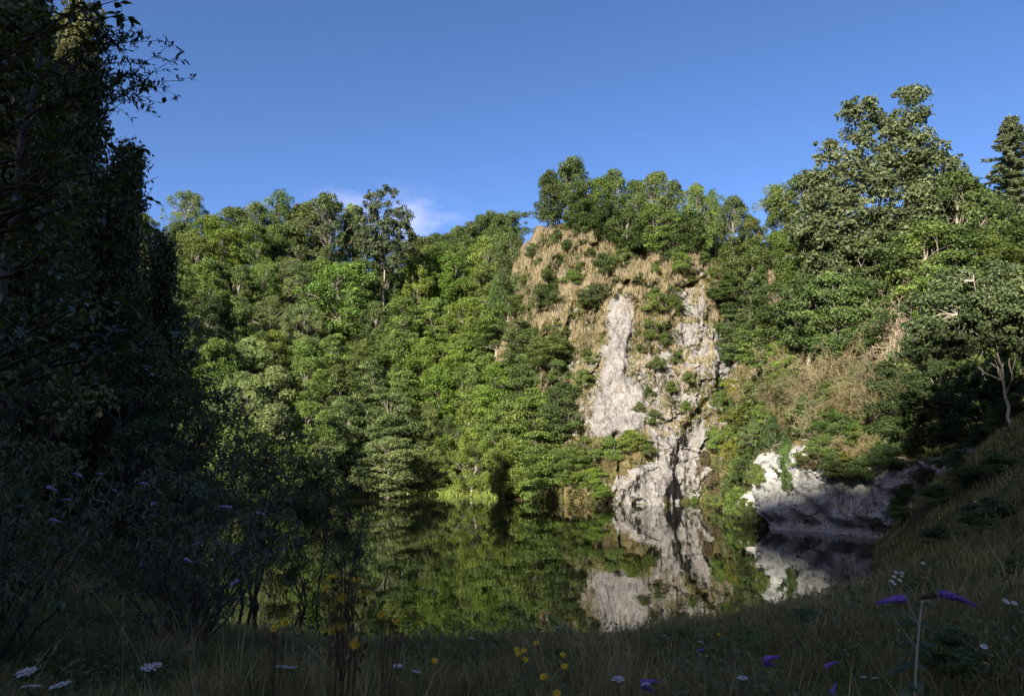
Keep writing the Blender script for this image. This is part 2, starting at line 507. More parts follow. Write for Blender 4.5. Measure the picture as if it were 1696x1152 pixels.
for j, x in enumerate(cx):
    for i in range(nz_):
        y, z = CV[i, j, 1], CV[i, j, 2]
        xc = np.interp(z, crk[ci, 1], crk[ci, 0])
        n1 = fbm(x, y, z, .16, 3)
        rdg = 1 - abs(noise.noise(Vector((x * .42 + 9, y * .42, z * .16)))) * 2
        n2 = fbm(x + 30, y, z * .6, .7, 3)
        n3 = fbm(x, y + 40, z * .7, 2.4, 3)
        sl_ = sm_slab[i, j]
        d = -(n1 * 1.5 + rdg * .7 * (1 - sl_)) * (1 - .8 * sl_) - n2 * (.5 - .36 * sl_) - n3 * (.2 - .09 * sl_)
        vp = noise.voronoi(Vector((x * .75 + n2 * .3, y * .4, z * .42 + n1 * .4)))
        q0, q1 = vp[1][0], vp[1][1]
        d -= .5 * noise.cell(Vector((q0[0] * 7.3, q0[2] * 9.1, 1))) * (1 - .9 * sl_) - .3
        vq = noise.voronoi(Vector((x * 2.2, y, z * 1.3 + x * .5)))[1][0]
        d -= .16 * noise.cell(Vector((vq[0] * 7.7, vq[2] * 8.3, 4))) * (1 - .75 * sl_)
        d -= .5 * sl_ + 1.0 * sm_foot[i, j] * math.sin(min(1, max(0, z / 3.8)) * math.pi) + .5 * sm_rib[i, j]
        d += .8 * sm_rec[i, j] * 0
        # everything right of the crack lies deeper
        dx = x - xc
        if z < 23:
            step = min(1, max(0, (dx + .05) / .35))
            deep = .8 * (1 if dx < 3.4 else max(0, 1 - (dx - 3.4) / 3))
            if z > 9: deep *= .85
            d += step * deep * min(1, (23 - z) / 4)
            d -= .45 * math.exp(-((dx + .7) / .6) ** 2)
        CV[i, j, 1] += d
        MOSS[i, j] = .50 - .66 * bare[i, j] + (.06 if z > 14 else 0) + (.08 if z < 6 else 0)
# bedding of the recess: slanted plates
cm = new_mesh('cliff', CV.reshape(-1, 3), grid_quads(nz_, len(cx))[:, ::-1], mat=M_ROCK)
a_ = cm.attributes.new('moss', 'FLOAT', 'POINT'); a_.data.foreach_set('value', MOSS.ravel().astype(np.float32))
tag(link('cliff', cm), kind='structure')

# ------------------------------------------------------------------ the low rock outcrop on the right
OP = [(16.4, 51), (15.7, 48.6), (15.5, 46.6), (16.6, 44.6), (18.2, 43.2), (19.4, 41.6), (20.6, 40.2), (22.2, 38.6), (24.2, 37.3), (26, 36.6)]
op = np.array(OP, float)
sl_len = np.concatenate([[0], np.cumsum(np.linalg.norm(np.diff(op, axis=0), axis=1))])
ss = np.arange(0, sl_len[-1], .12)
ox = np.interp(ss, sl_len, op[:, 0]); oy = np.interp(ss, sl_len, op[:, 1])
for _ in range(12):
    ox[1:-1] = (ox[:-2] + ox[1:-1] * 2 + ox[2:]) / 4; oy[1:-1] = (oy[:-2] + oy[1:-1] * 2 + oy[2:]) / 4
tx = np.gradient(ox); ty = np.gradient(oy); tl = np.hypot(tx, ty); tx /= tl; ty /= tl
inx, iny = -ty, tx                                     # away from the water
if inx[len(ss) // 2] < 0: inx, iny = -inx, -iny
otop = np.interp(ss, sl_len, [1.5, 3.6, 5.0, 5.4, 4.9, 4.4, 4.1, 4.4, 5.2, 6.2])
NZ = 62
OV = np.zeros((NZ, len(ss), 3)); OM = np.zeros((NZ, len(ss)))
for j in range(len(ss)):
    for i in range(NZ):
        f = i / 49
        z = -1 + (otop[j] + 1) * min(f, 1)
        back = max(z, 0) * .2 + max(0, f - 1) * 12
        under = -.0 + .75 * math.exp(-((z - .35) / .5) ** 2)
        x = ox[j]; y = oy[j]
        px_, pz_ = ss[j], z
        n1 = fbm(px_ * 1.0, 3.1, z * .8, .38, 3)
        pl = noise.noise(Vector((px_ * .55 + z * .75, 9.2, z * .2)))
        plate = abs(pl) * .75 + .35 * abs(noise.noise(Vector((px_ * .9 - z * .3, 4.2, z * 1.1))))
        n3 = fbm(px_, 5, z, 1.6, 4)
        vq = noise.voronoi(Vector((px_ * .9 + z * .5, 2, z * .8)))[1][0]
        ins = back + under - .26 * noise.cell(Vector((vq[0] * 7.7, vq[2] * 8.3, 4))) - n1 * .9 - .16 * n3 + plate * .9 - .3
        OV[i, j] = (x + inx[j] * ins, y + iny[j] * ins, z + (max(0, f - 1) * 1.2))
        OM[i, j] = .08 + max(0, (z - otop[j] + 1.6)) * .3
om = new_mesh('rock_outcrop', OV.reshape(-1, 3), grid_quads(NZ, len(ss)), mat=M_ROCK2)
a_ = om.attributes.new('moss', 'FLOAT', 'POINT'); a_.data.foreach_set('value', OM.ravel().astype(np.float32))
tag(link('rock_outcrop', om), kind='structure')

# ------------------------------------------------------------------ surface queries
allV = np.concatenate([GV, CV.reshape(-1, 3), OV.reshape(-1, 3)])
allQ = np.concatenate([GQ, grid_quads(nz_, len(cx)) + len(GV), grid_quads(NZ, len(ss)) + len(GV) + nz_ * len(cx)])
BVH = BVHTree.FromPolygons(allV.tolist(), allQ.tolist())
def h_at(x, y):
    r = BVH.ray_cast(Vector((x, y, 300)), Vector((0, 0, -1)))
    return r[0].z if r[0] else 0
def hit(px, py):
    d = ray(px, py).normalized()
    r = BVH.ray_cast(EYE, d)
    return (r[0], r[1]) if r[0] else (at(px, py, 120), Vector((0, -1, 0)))
def solve(px, py, H, d0, d1, step=.4):
    best = None; d = d0
    while d < d1:
        p = at(px, py, d)
        dh = p.z - h_at(p.x, p.y)
        if dh <= H: return p
        if best is None or dh < best[0]: best = (dh, p)
        d += step
    return best[1]

# ------------------------------------------------------------------ tree meshes
def prof_round(v): return np.sin(np.pi * np.clip(.13 + .83 * v, 0, 1)) ** .65
def prof_cone(v): return np.clip(1.02 - v, 0, 1) ** .8 * np.clip(.35 + v * 3, 0, 1)
def prof_dome(v): return np.sqrt(np.clip(1 - v ** 2.2, 0, 1))
def prof_col(v): return np.clip(.75 + .3 * np.sin(v * 5), .5, 1) * np.clip((1 - v) * 3.5, 0, 1) ** .6
def prof_spread(v): return np.sin(np.pi * np.clip(.25 + .7 * v, 0, 1)) ** .5
KINDS = dict(
    round=dict(zb=1.0, pf=prof_round, W=7, nc=95, lp=185, L=.23, w=.15, cr=(.4, 1.25), fl=.75, lop=1.5),
    layered=dict(zb=.8, pf=prof_round, W=7, nc=95, lp=170, L=.23, w=.15, cr=(.5, 1.4), fl=.40, lop=1.5),
    feather=dict(zb=1.0, pf=prof_round, W=7, nc=125, lp=110, L=.30, w=.10, cr=(.35, .95), fl=.9, lop=1.6),
    open=dict(zb=1.6, pf=prof_round, W=7, nc=120, lp=105, L=.24, w=.16, cr=(.45, .85), fl=.7, limbs=.7, thin=.5),
    bush=dict(zb=0, pf=prof_dome, W=10, nc=95, lp=140, L=.38, w=.23, cr=(.5, 1.8), fl=.7, lop=2.2)
    , grand=dict(zb=.6, pf=lambda v: np.clip(1.03 - v, 0, 1) ** .62 * np.clip(.55 + v * 2.2, 0, 1), W=7, nc=300, lp=170, L=.095, w=.062, cr=(.2, .52), fl=.8, limbs=.5, thin=.26, lop=1.5, stems=5, spread=1.5, sr=.055, wob=.03)
,
    column=dict(zb=.1, pf=prof_col, W=3.4, nc=170, lp=110, L=.13, w=.09, cr=(.35, .7), fl=.8),
    slender=dict(zb=1.6, pf=prof_round, W=5, nc=38, lp=38, L=.17, w=.12, cr=(.3, .65), fl=.6, stems=4, limbs=.8, thin=.45, spread=2.6, sr=.075),
)
CACHE = {}
def tree_mesh(kind, seed, bark):
    key = (kind, seed, bark.name)
    if key in CACHE: return CACHE[key]
    k = KINDS[kind]
    rng = np.random.default_rng(hash_(kind) + seed * 101)
    T = Tubes(5)
    stems = []
    if kind == 'bush':
        for s in range(6):
            a = rng.uniform(0, 6.28); r = rng.uniform(1, 3.4)
            p = curve((0, 0, -.3), (math.cos(a) * r, math.sin(a) * r, rng.uniform(5, 8)), (0, 0, .5), 5, rng, .15)
            T.add(p, np.linspace(.16, .05, 5)); stems.append(p)
    elif k.get('stems'):
        for s in range(k['stems']):
            a = s * 6.28 / k['stems'] + rng.uniform(-.5, .5); r = rng.uniform(.25, 1) * k['spread']
            p = curve((math.cos(a) * .25, math.sin(a) * .25, -.4), (math.cos(a) * r, math.sin(a) * r, rng.uniform(8, 9.5) - 2.0 * max(0, r - .3)), (math.cos(a) * -.3, math.sin(a) * -.3, 0), 9, rng, .1)
            T.add(p, np.linspace(k['sr'], .012, 9)); stems.append(p)
    else:
        p = curve((0, 0, -.6), (rng.normal() * .35, rng.normal() * .35, 9.2), (rng.normal() * .4, rng.normal() * .4, 0), 10, rng, .09)
        p[0, :2] *= .3
        r0 = .22 if kind != 'column' else .18
        T.add(p, np.concatenate([[r0 * 1.35], np.linspace(r0, .03, 9)])); stems.append(p)
    # lopsided envelope: gives the crown an uneven outline
    ph = rng.uniform(0, 6.28, 4)
    lo_ = k.get('lop', 1)
    def lop(a, z): return 1 + lo_ * (.20 * np.sin(2 * a + ph[0] + z * .5) + .14 * np.sin(3 * a + ph[1] - z * .8) + .10 * np.sin(5 * a + ph[2] + z))
    Ps, Ns, Ts = [], [], []
    zb = k['zb']
    for c in range(k['nc']):
        v = rng.uniform(0, 1) ** .9
        a = rng.uniform(0, 6.283)
        rr = k['W'] / 2 * k['pf'](v) * lop(a, v * 6)
        fr = math.sqrt(rng.uniform(.12, 1.0))
        cr = rng.uniform(*k['cr'])
        rr = max(0, rr - cr * .55) * fr
        z = zb + v * (10 - zb - cr * .5) + .1
        cpt = np.array([rr * math.cos(a), rr * math.sin(a), z])
        # limb out to the clump
        if rng.uniform() < k.get('limbs', .45):
            st = stems[rng.integers(len(stems))]
            zi = max(st[1, 2], z * rng.uniform(.5, .92) - .3)
            i = int(np.argmin(np.abs(st[:, 2] - zi)))
            ln_ = np.linalg.norm(cpt - st[i])
            q = curve(st[i], cpt, rng.normal(size=3) * .09 * ln_ + np.array([0, 0, -.05 * ln_]), 6, rng, k.get('wob', .05))
            r1 = (.028 + .012 * ln_) * k.get('thin', .8)
            T.add(q, np.linspace(r1, .012, 6), 4)
            for _ in range(2):
                e = cpt + rng.normal(size=3) * cr * .6
                T.add(curve(q[3], e, (0, 0, 0), 4, rng, .04), np.linspace(r1 * .45, .008, 4), 3)
        n = int(k['lp'] * (cr / np.mean(k['cr'])) ** 1.7 * rng.uniform(.8, 1.2))
        d = unit(rng.normal(size=(n, 3)) + np.array([math.cos(a) * .25, math.sin(a) * .25, .45]))
        rad = cr * rng.uniform(.35, 1.0, n) ** .5
        lump = 1 + .25 * np.sin(d[:, 0] * 5 + c) * np.sin(d[:, 1] * 5 + c * 2)
        P = cpt + d * (rad * lump)[:, None] * np.array([1, 1, k['fl']])
        P += rng.normal(size=(n, 3)) * .05
        Ps.append(P); Ns.append(unit(d * .7 + np.array([0, 0, .55]) + rng.normal(size=(n, 3)) * .55))
        Ts.append(np.clip(rng.normal(.5 + rng.normal() * .13, .17, n), 0, 1))
    P = np.concatenate(Ps); N = np.concatenate(Ns); t = np.concatenate(Ts)
    keep = P[:, 2] > .02
    P, N, t = P[keep], N[keep], t[keep]
    V, Q = leaf_quads(P, N, rng, k['L'], k['w'], .25)
    r = (T.mesh(kind + '_trunk', bark), new_mesh(kind + '_crown', V, Q, t, M_LEAF))
    CACHE[key] = r
    return r
def hash_(s): return sum(ord(c) * (i + 3) for i, c in enumerate(s)) * 7

def conifer_mesh(seed):
    key = ('conifer', seed)
    if key in CACHE: return CACHE[key]
    rng = np.random.default_rng(900 + seed)
    T = Tubes(5)
    T.add(np.array([(0, 0, z) for z in np.linspace(-.5, 10, 8)]), np.linspace(.2, .015, 8))
    Ps, Ns, Ds, Ts = [], [], [], []
    for z in np.concatenate([np.arange(.8, 8, .5), np.arange(8, 9.9, .28)]):
        Lb = 2.5 * (1 - z / 10.2) ** .85 * rng.uniform(.85, 1.15) + .08
        nb = 7
        for b in range(nb):
            a = b / nb * 6.283 + rng.uniform(-.4, .4) + z * 2
            L = Lb * rng.uniform(.55, 1.2)
            e = np.array([math.cos(a) * L, math.sin(a) * L, z - .18 * L + .12 * L * L * .3])
            q = curve((0, 0, z), e, (0, 0, -.12 * L), 6, rng, .02)
            T.add(q, np.linspace(.016, .005, 6), 3)
            n = int(120 * L + 20)
            s = rng.uniform(.12, 1, n)
            base = np.stack([np.interp(s, np.linspace(0, 1, 6), q[:, i]) for i in range(3)], 1)
            side = np.array([-math.sin(a), math.cos(a), 0])
            off = rng.normal(size=n) * .10 * L * (1.05 - s) ** .6
            P = base + side * off[:, None] + np.stack([np.zeros(n), np.zeros(n), -np.abs(rng.normal(size=n)) * .10 - np.abs(off) * .25], 1)
            Ps.append(P); Ns.append(unit(rng.normal(size=(n, 3)) * .5 + np.array([math.cos(a) * .4, math.sin(a) * .4, .8])))
            Ts.append(np.clip(rng.normal(.5, .2, n), 0, 1))
    P = np.concatenate(Ps); N = np.concatenate(Ns)
    V, Q = leaf_quads(P, N, rng, .26, .07, .5)
    CACHE[key] = (T.mesh('conifer_trunk', M_BARK), new_mesh('conifer_crown', V, Q, np.concatenate(Ts), M_LEAF))
    return CACHE[key]

def dead_mesh(seed):
    """a leafless tangle of twigs 3 m across and 3 m tall"""
    key = ('dead', seed)
    if key in CACHE: return CACHE[key]
    rng = np.random.default_rng(1700 + seed)
    S, T = Tubes(4), Tubes(3)
    for s in range(9):
        a = rng.uniform(0, 6.28); r = rng.uniform(.3, 1.5)
        e = np.array([math.cos(a) * r, math.sin(a) * r, rng.uniform(1.3, 2.9)])
        q = curve((0, 0, -.2), e, (math.cos(a) * .1, math.sin(a) * .1, .3), 6, rng, .07)
        S.add(q, np.linspace(.03, .01, 6))
        for b in range(9):
            i = rng.integers(1, 6)
            d = unit(rng.normal(size=3) + np.array([math.cos(a) * .4, math.sin(a) * .4, .5])) * rng.uniform(.4, 1.0)
            q2 = curve(q[i], q[i] + d, (0, 0, -.08), 5, rng, .04)
            T.add(q2, np.linspace(.016, .007, 5))
            for c in range(16):
                j = rng.integers(1, 5)
                d2 = unit(rng.normal(size=3) + d * .8 + np.array([0, 0, -.1])) * rng.uniform(.15, .5)
                T.add(curve(q2[j], q2[j] + d2, (0, 0, .02), 3, rng, .02), (.008, .006, .003))
    CACHE[key] = (S.mesh('dead_stem', M_TWIG), T.mesh('dead_twigs', M_TWIG))
    return CACHE[key]

# colours of leaves (real reflectances)
G = dict(mid=(.075, .115, .028), bright=(.085, .14, .024), yellow=(.10, .142, .028), pale=(.105, .145, .055), silver=(.095, .135, .052),
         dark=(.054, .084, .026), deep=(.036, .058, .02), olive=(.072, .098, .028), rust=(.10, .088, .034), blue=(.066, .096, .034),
         gold=(.105, .115, .022), tan=(.22, .185, .10), buff=(.255, .22, .13), fir=(.115, .145, .085), brown=(.085, .072, .04))

def plant(kind, base, H, Wd, color, label, cat='tree', group=None, name=None, seed=None, bark=None, parts=True):
    if seed is None: seed = random.randrange(5 if kind == 'bush' else 3)
    c = G[color] if isinstance(color, str) else color
    if kind != 'dead': c = (min(c[0] * 1.47, .3), min(c[1] * 1.44, .3), c[2] * 1.4)
    j = random.uniform(.8, 1.2)
    c = tuple(x * j * random.uniform(.95, 1.05) for x in c)
    rz = random.uniform(0, 6.28)
    if kind == 'conifer':
        tm, cmesh = conifer_mesh(seed); sc = (Wd / 5, Wd / 5, H / 10)
    elif kind == 'dead':
        tm, cmesh = dead_mesh(seed); sc = (Wd / 3, Wd / 3, H / 3)
    else:
        tm, cmesh = tree_mesh(kind, seed, bark or M_BARK); w = KINDS[kind]['W']; sc = (Wd / w, Wd / w, H / 10)
    root = empty(name or ('shrub' if kind == 'bush' else 'broadleaf_tree'), base, rz, sc)
    tag(root, label, cat, group)
    if kind == 'dead':
        link('stem', tm, root, c); link('twigs', cmesh, root, c)
    elif kind == 'bush':
        link('stem', tm, root); link('foliage', cmesh, root, c)
    else:
        link('trunk', tm, root); link('crown', cmesh, root, c)
    return root

def crown_tree(outline, px0, d, label, group, color, seed, leaf=(.26, .17), nc=330, lp=120, cr=(.35, .9), limb=.09, nl=9, depth=1.0, bark=None, foot=None, lean=0, low=.12):
    """a full-size tree whose crown fills a given silhouette, with real depth behind and before it"""
    rng = np.random.default_rng(seed)
    b = at(px0, 560, d); zg = h_at(b.x, b.y); org = np.array([b.x, b.y, zg - .2])
    pts = np.array([[at(px, py, d)[i] for i in (0, 2)] for px, py in outline]) - np.array([org[0], org[2]])
    H = pts[:, 1].max()
    x0, x1 = pts[:, 0].min(), pts[:, 0].max(); z0, z1 = pts[:, 1].min(), H
    seg = []
    for i in range(len(pts)):
        a_, b_ = pts[i], pts[(i + 1) % len(pts)]
        seg += [a_ + (b_ - a_) * t for t in np.linspace(0, 1, 12)]
    seg = np.array(seg)
    T = Tubes(6)
    top = np.array([lean, 0, z0 + (z1 - z0) * low])
    tr = curve((0, 0, -.5), top, (-lean * .2, 0, 0), 8, rng, .07)
    T.add(tr, np.linspace(limb * 2.0, limb * 1.2, 8))
    limbs = []
    for i in range(nl):
        for _ in range(60):
            e = np.array([rng.uniform(x0, x1), 0, rng.uniform(z0 + (z1 - z0) * .45, z1)])
            if inside(e[0:1], e[2:3], pts)[0] and np.min(np.hypot(*(seg - e[[0, 2]]).T)) > .5: break
        e[1] = rng.uniform(-1, 1) * depth * 2.2
        st = tr[rng.integers(4, 8)]
        q = curve(st, e, (-(e[0] - st[0]) * .1, 0, -.06 * abs(e[0] - st[0])), 10, rng, .10)
        T.add(q, np.linspace(limb * rng.uniform(.55, 1), .02, 10)); limbs.append(q)
    LP = np.concatenate(limbs)
    Ps, Ns, Ts = [], [], []
    k = 0
    while k < nc:
        c = np.array([rng.uniform(x0, x1), 0, rng.uniform(z0, z1)])
        if not inside(c[0:1], c[2:3], pts)[0]: continue
        de = np.min(np.hypot(*(seg - c[[0, 2]]).T))
        r = rng.uniform(*cr)
        if de < .5 * r: r = max(.22, de * 1.3)
        k += 1
        half = depth * (.5 + 1.15 * math.sqrt(max(de, .05)) * 1.2)
        c[1] = half * (rng.uniform(-1, 1) if rng.uniform() < .4 else -rng.uniform(.45, 1))
        i = int(np.argmin(np.linalg.norm(LP - c, axis=1)))
        if rng.uniform() < .55:
            T.add(curve(LP[i], c, rng.normal(size=3) * .15, 5, rng, .05), np.linspace(.026, .008, 5), 3)
        n = int(lp * (r / np.mean(cr)) ** 1.8) + 8
        out_ = unit(np.array([c[0] * .1, -.5, .5]))
        dv = unit(rng.normal(size=(n, 3)) + out_ * .5)
        lump = 1 + .3 * np.sin(dv[:, 0] * 5 + k) * np.sin(dv[:, 2] * 5 + k * 2)
        Ps.append(c + dv * (r * rng.uniform(.3, 1.05, n) ** .6 * lump)[:, None] * np.array([1, 1, .78]))
        Ns.append(unit(dv * .6 + np.array([0, -.1, .5]) + rng.normal(size=(n, 3)) * .6))
        Ts.append(np.clip(rng.normal(.5 + rng.normal() * .12, .18, n), 0, 1))
    V, Q = leaf_quads(np.concatenate(Ps), np.concatenate(Ns), rng, leaf[0], leaf[1], .25)
    r_ = empty('broadleaf_tree', tuple(org)); tag(r_, label, 'tree', group)
    link('trunk', T.mesh('limbed_trunk', bark or M_PALEBARK), r_)
    link('crown', new_mesh('limbed_crown', V, Q, np.concatenate(Ts), M_LEAF), r_, color)
    return r_

ORD = ['first', 'second', 'third', 'fourth', 'fifth', 'sixth', 'seventh', 'eighth', 'ninth', 'tenth', 'eleventh', 'twelfth', 'thirteenth', 'fourteenth', 'fifteenth', 'sixteenth', 'seventeenth', 'eighteenth']
LOOK = dict(mid='mid green', bright='bright green', yellow='yellow green', pale='pale green', silver='silvery green', dark='dark green', deep='very dark', olive='olive green', rust='rusty green', blue='bluish green')
SHAPE = dict(grand='many limbed', round='rounded', layered='layered', feather='feathery', open='open crowned', bush='bushy')

def tree_row(spec, where, group, d0, d1):
    spec = sorted(spec, key=lambda s: s[0])
    for i, (px, py, H, Wd, kind, col) in enumerate(spec):
        p = solve(px, py, H, d0, d1)
        z = h_at(p.x, p.y)
        hh = max(2.5, min(p.z - z, H * 1.5))
        plant(kind, (p.x, p.y, p.z - hh), hh, Wd, col, '%s %s tree, %s from the left %s' % (LOOK[col], SHAPE[kind], ORD[i], where), 'tree', group)

# ---- the wooded slope across the pond
FG = 'trees on the wooded slope across the pond'
tree_row([(312, 318, 8, 6.2, 'feather', 'blue'), (350, 358, 8, 7.5, 'round', 'yellow'), (392, 345, 8.5, 7.5, 'round', 'olive'), (428, 338, 9, 6.9, 'feather', 'blue'), (466, 320, 10, 8.1, 'feather', 'mid'),
          (505, 338, 9, 6.9, 'round', 'olive'), (540, 322, 10, 8.8, 'open', 'blue'), (585, 342, 9, 6.2, 'feather', 'mid'), (690, 392, 7, 6.9, 'round', 'olive')], 'along the far wooded skyline', FG, 70, 125)
crown_tree([(588, 410), (594, 372), (586, 352), (604, 330), (616, 316), (636, 308), (656, 316), (668, 336), (682, 352), (694, 374), (684, 404), (690, 430), (650, 446), (604, 438)],
           634, 98, 'tall loose dark tree with pale trunk standing highest on the far wooded skyline', FG, (.075, .10, .05), 9, leaf=(.34, .2), nc=190, lp=60, cr=(.35, .85), nl=10, depth=1.2, limb=.06, low=.3)
tree_row([(330, 392, 8, 6, 'round', 'mid'), (375, 378, 8, 6.5, 'round', 'yellow'), (425, 372, 9, 6.5, 'round', 'mid'), (478, 368, 9, 7, 'feather', 'mid'), (530, 372, 9, 6, 'round', 'pale'),
          (580, 378, 8, 6.5, 'feather', 'olive'), (626, 392, 8, 6.5, 'round', 'mid'), (660, 400, 8, 6, 'feather', 'olive'), (712, 408, 8, 6, 'round', 'yellow'), (760, 402, 8, 6.5, 'round', 'mid'), (806, 392, 8, 6, 'round', 'yellow'), (842, 388, 9, 5.5, 'feather', 'dark')], 'just below the far wooded skyline', FG, 70, 120)
tree_row([(300, 440, 8, 6, 'layered', 'mid'), (352, 428, 8, 6, 'round', 'mid'), (400, 440, 8, 6, 'round', 'dark'), (440, 430, 8, 6, 'feather', 'mid'), (488, 432, 8, 7, 'feather', 'silver'), (640, 440, 8, 6, 'round', 'dark'),
          (690, 428, 9, 6, 'round', 'yellow'), (745, 420, 9, 7, 'round', 'bright'), (800, 440, 8, 6, 'round', 'mid'), (838, 445, 8, 5, 'feather', 'dark')], 'two thirds up the wooded slope', FG, 68, 115)
p = solve(572, 434, 11, 70, 105)
plant('round', (p.x, p.y, h_at(p.x, p.y)), p.z - h_at(p.x, p.y), 9.5, (.08, .132, .028), 'broad bright green rounded tree, brightest crown on the wooded slope', 'tree', FG, seed=1, bark=M_PALEBARK)
tree_row([(300, 500, 8, 6, 'round', 'dark'), (350, 490, 8, 6, 'round', 'deep'), (400, 500, 8, 6, 'round', 'dark'), (455, 492, 7, 6, 'feather', 'pale'), (505, 505, 7, 5.5, 'feather', 'silver'), (625, 500, 7, 5, 'round', 'dark'), (668, 492, 8, 6, 'round', 'mid'),
          (720, 492, 8, 6, 'layered', 'mid'), (772, 492, 8, 6, 'round', 'bright'), (822, 500, 8, 6, 'layered', 'mid')], 'halfway up the wooded slope', FG, 66, 110)
tree_row([(360, 560, 7, 6, 'round', 'mid'), (410, 562, 7, 6, 'feather', 'pale'), (452, 548, 7, 6, 'feather', 'yellow'), (505, 560, 7, 5.5, 'round', 'mid'), (555, 552, 7, 6, 'layered', 'mid'), (605, 562, 7, 6, 'round', 'mid'), (655, 548, 8, 6, 'round', 'mid'),
          (705, 560, 7.5, 6, 'round', 'bright'), (760, 552, 8, 6, 'layered', 'bright'), (812, 545, 8, 6, 'round', 'mid'), (862, 530, 7, 5.5, 'layered', 'dark')], 'a third up the wooded slope', FG, 64, 105)
tree_row([(400, 618, 7, 6.5, 'feather', 'pale'), (455, 606, 7, 6, 'round', 'pale'), (510, 598, 7.5, 6, 'round', 'mid'), (560, 606, 8, 6, 'round', 'blue'), (612, 596, 8, 6.5, 'layered', 'blue'), (670, 612, 7.5, 6, 'layered', 'mid'), (726, 606, 8, 6, 'round', 'bright'),
          (778, 602, 8, 6, 'round', 'mid'), (828, 598, 8, 6, 'layered', 'bright'), (876, 586, 7, 6, 'layered', 'dark'), (915, 556, 6, 5, 'layered', 'olive')], 'low on the wooded slope', FG, 62, 100)
tree_row([(400, 690, 7, 6, 'round', 'mid'), (455, 668, 7.5, 6, 'round', 'pale'), (515, 664, 8, 6, 'round', 'mid'), (572, 655, 8, 6, 'layered', 'blue'), (650, 648, 9, 6.5, 'layered', 'blue'), (706, 668, 7, 5, 'feather', 'olive'), (745, 690, 6, 4.5, 'feather', 'dark'),
          (790, 662, 8, 6, 'round', 'yellow'), (842, 660, 8, 6, 'layered', 'mid'), (888, 640, 7.5, 6, 'layered', 'mid'), (932, 632, 6, 5, 'layered', 'dark')], 'above the trees of the far shore', FG, 60, 95)
tree_row([(470, 730, 6, 5.5, 'round', 'mid'), (540, 725, 6, 5.5, 'round', 'blue'), (645, 722, 6.5, 6.5, 'layered', 'silver'), (712, 742, 4.5, 4, 'feather', 'olive'), (782, 712, 6.5, 5.5, 'feather', 'yellow'),
          (836, 728, 6, 5, 'round', 'yellow'), (893, 712, 7, 6, 'layered', 'mid'), (945, 742, 4.5, 4, 'feather', 'mid')], 'along the far shore', FG, 58, 85)

# ---- trees crowning the cliff
CG = 'trees along the top of the cliff'
tree_row([(912, 284, 6, 4.5, 'round', 'dark'), (948, 262, 8, 5.5, 'round', 'dark'), (985, 296, 6, 4.5, 'round', 'mid'), (1018, 282, 7, 4.5, 'round', 'dark'), (1052, 298, 6, 4.2, 'round', 'dark'), (1084, 285, 7, 4.5, 'round', 'dark'),
          (1116, 300, 6, 3.6, 'open', 'dark'), (1152, 308, 6, 4.6, 'feather', 'mid'), (1180, 318, 5.5, 3.6, 'feather', 'bright'), (1213, 326, 6, 4, 'open', 'blue')], 'along the clifftop skyline', CG, 70, 92)
tree_row([(968, 330, 6, 4.6, 'round', 'dark'), (1005, 338, 5.5, 4.4, 'round', 'deep'), (1040, 345, 5.5, 4.6, 'round', 'dark'), (1078, 340, 5.5, 4.8, 'round', 'mid'), (1112, 350, 5.5, 4.6, 'round', 'dark'), (1148, 350, 5, 4.4, 'round', 'dark'), (1180, 365, 4.5, 3.6, 'feather', 'mid')], 'in the front rank on the clifftop', CG, 69, 88)

# ---- far ridge
tree_row([(700, 392, 9, 9, 'round', 'blue'), (722, 388, 9, 9, 'round', 'dark'), (742, 388, 9, 9, 'round', 'blue'), (760, 376, 9, 9, 'round', 'dark'), (778, 368, 9, 9, 'round', 'blue'), (796, 358, 9, 9, 'round', 'dark'), (812, 350, 9, 9, 'round', 'blue'),
          (830, 354, 9, 9, 'round', 'dark'), (848, 350, 9, 9, 'round', 'blue'), (770, 392, 9, 9, 'round', 'dark'), (790, 382, 9, 9, 'round', 'blue'), (812, 376, 9, 9, 'round', 'mid'), (832, 378, 9, 9, 'round', 'dark'), (735, 402, 9, 9, 'round', 'mid'), (755, 406, 9, 9, 'round', 'dark')], 'on the distant ridge', 'trees on the distant ridge', 128, 230)

# ---- right-hand wood
RG = 'trees on the right-hand hillside'
crown_tree([(1300, 500), (1312, 440), (1306, 385), (1322, 345), (1312, 310), (1338, 285), (1332, 252), (1352, 236), (1378, 262), (1392, 236), (1376, 208), (1386, 180), (1412, 170), (1436, 182), (1446, 214), (1458, 190), (1462, 168), (1486, 154), (1512, 160), (1512, 196), (1528, 206), (1518, 236), (1548, 250), (1560, 280), (1574, 262), (1584, 296), (1596, 340), (1604, 400), (1600, 470), (1560, 540), (1440, 560), (1340, 540)],
           1448, 56, 'tallest and broadest tree on the right with many pale limbs', RG, (.098, .125, .058), 5, leaf=(.27, .18), nc=720, lp=95, cr=(.35, .95), nl=16, depth=1.5)
p = solve(1672, 188, 17, 58, 72)
plant('conifer', (p.x, p.y, h_at(p.x, p.y)), p.z - h_at(p.x, p.y), 9.5, 'fir', 'pointed grey green conifer at the right edge of the picture', 'conifer', None, name='conifer', seed=1)
tree_row([(1243, 362, 7, 4, 'round', 'olive'), (1290, 308, 9, 5.5, 'feather', 'olive'), (1335, 285, 11, 7, 'open', 'dark'), (1578, 288, 11, 7, 'open', 'dark'), (1622, 320, 9, 5, 'feather', 'dark')], 'along the right-hand skyline', RG, 52, 84)
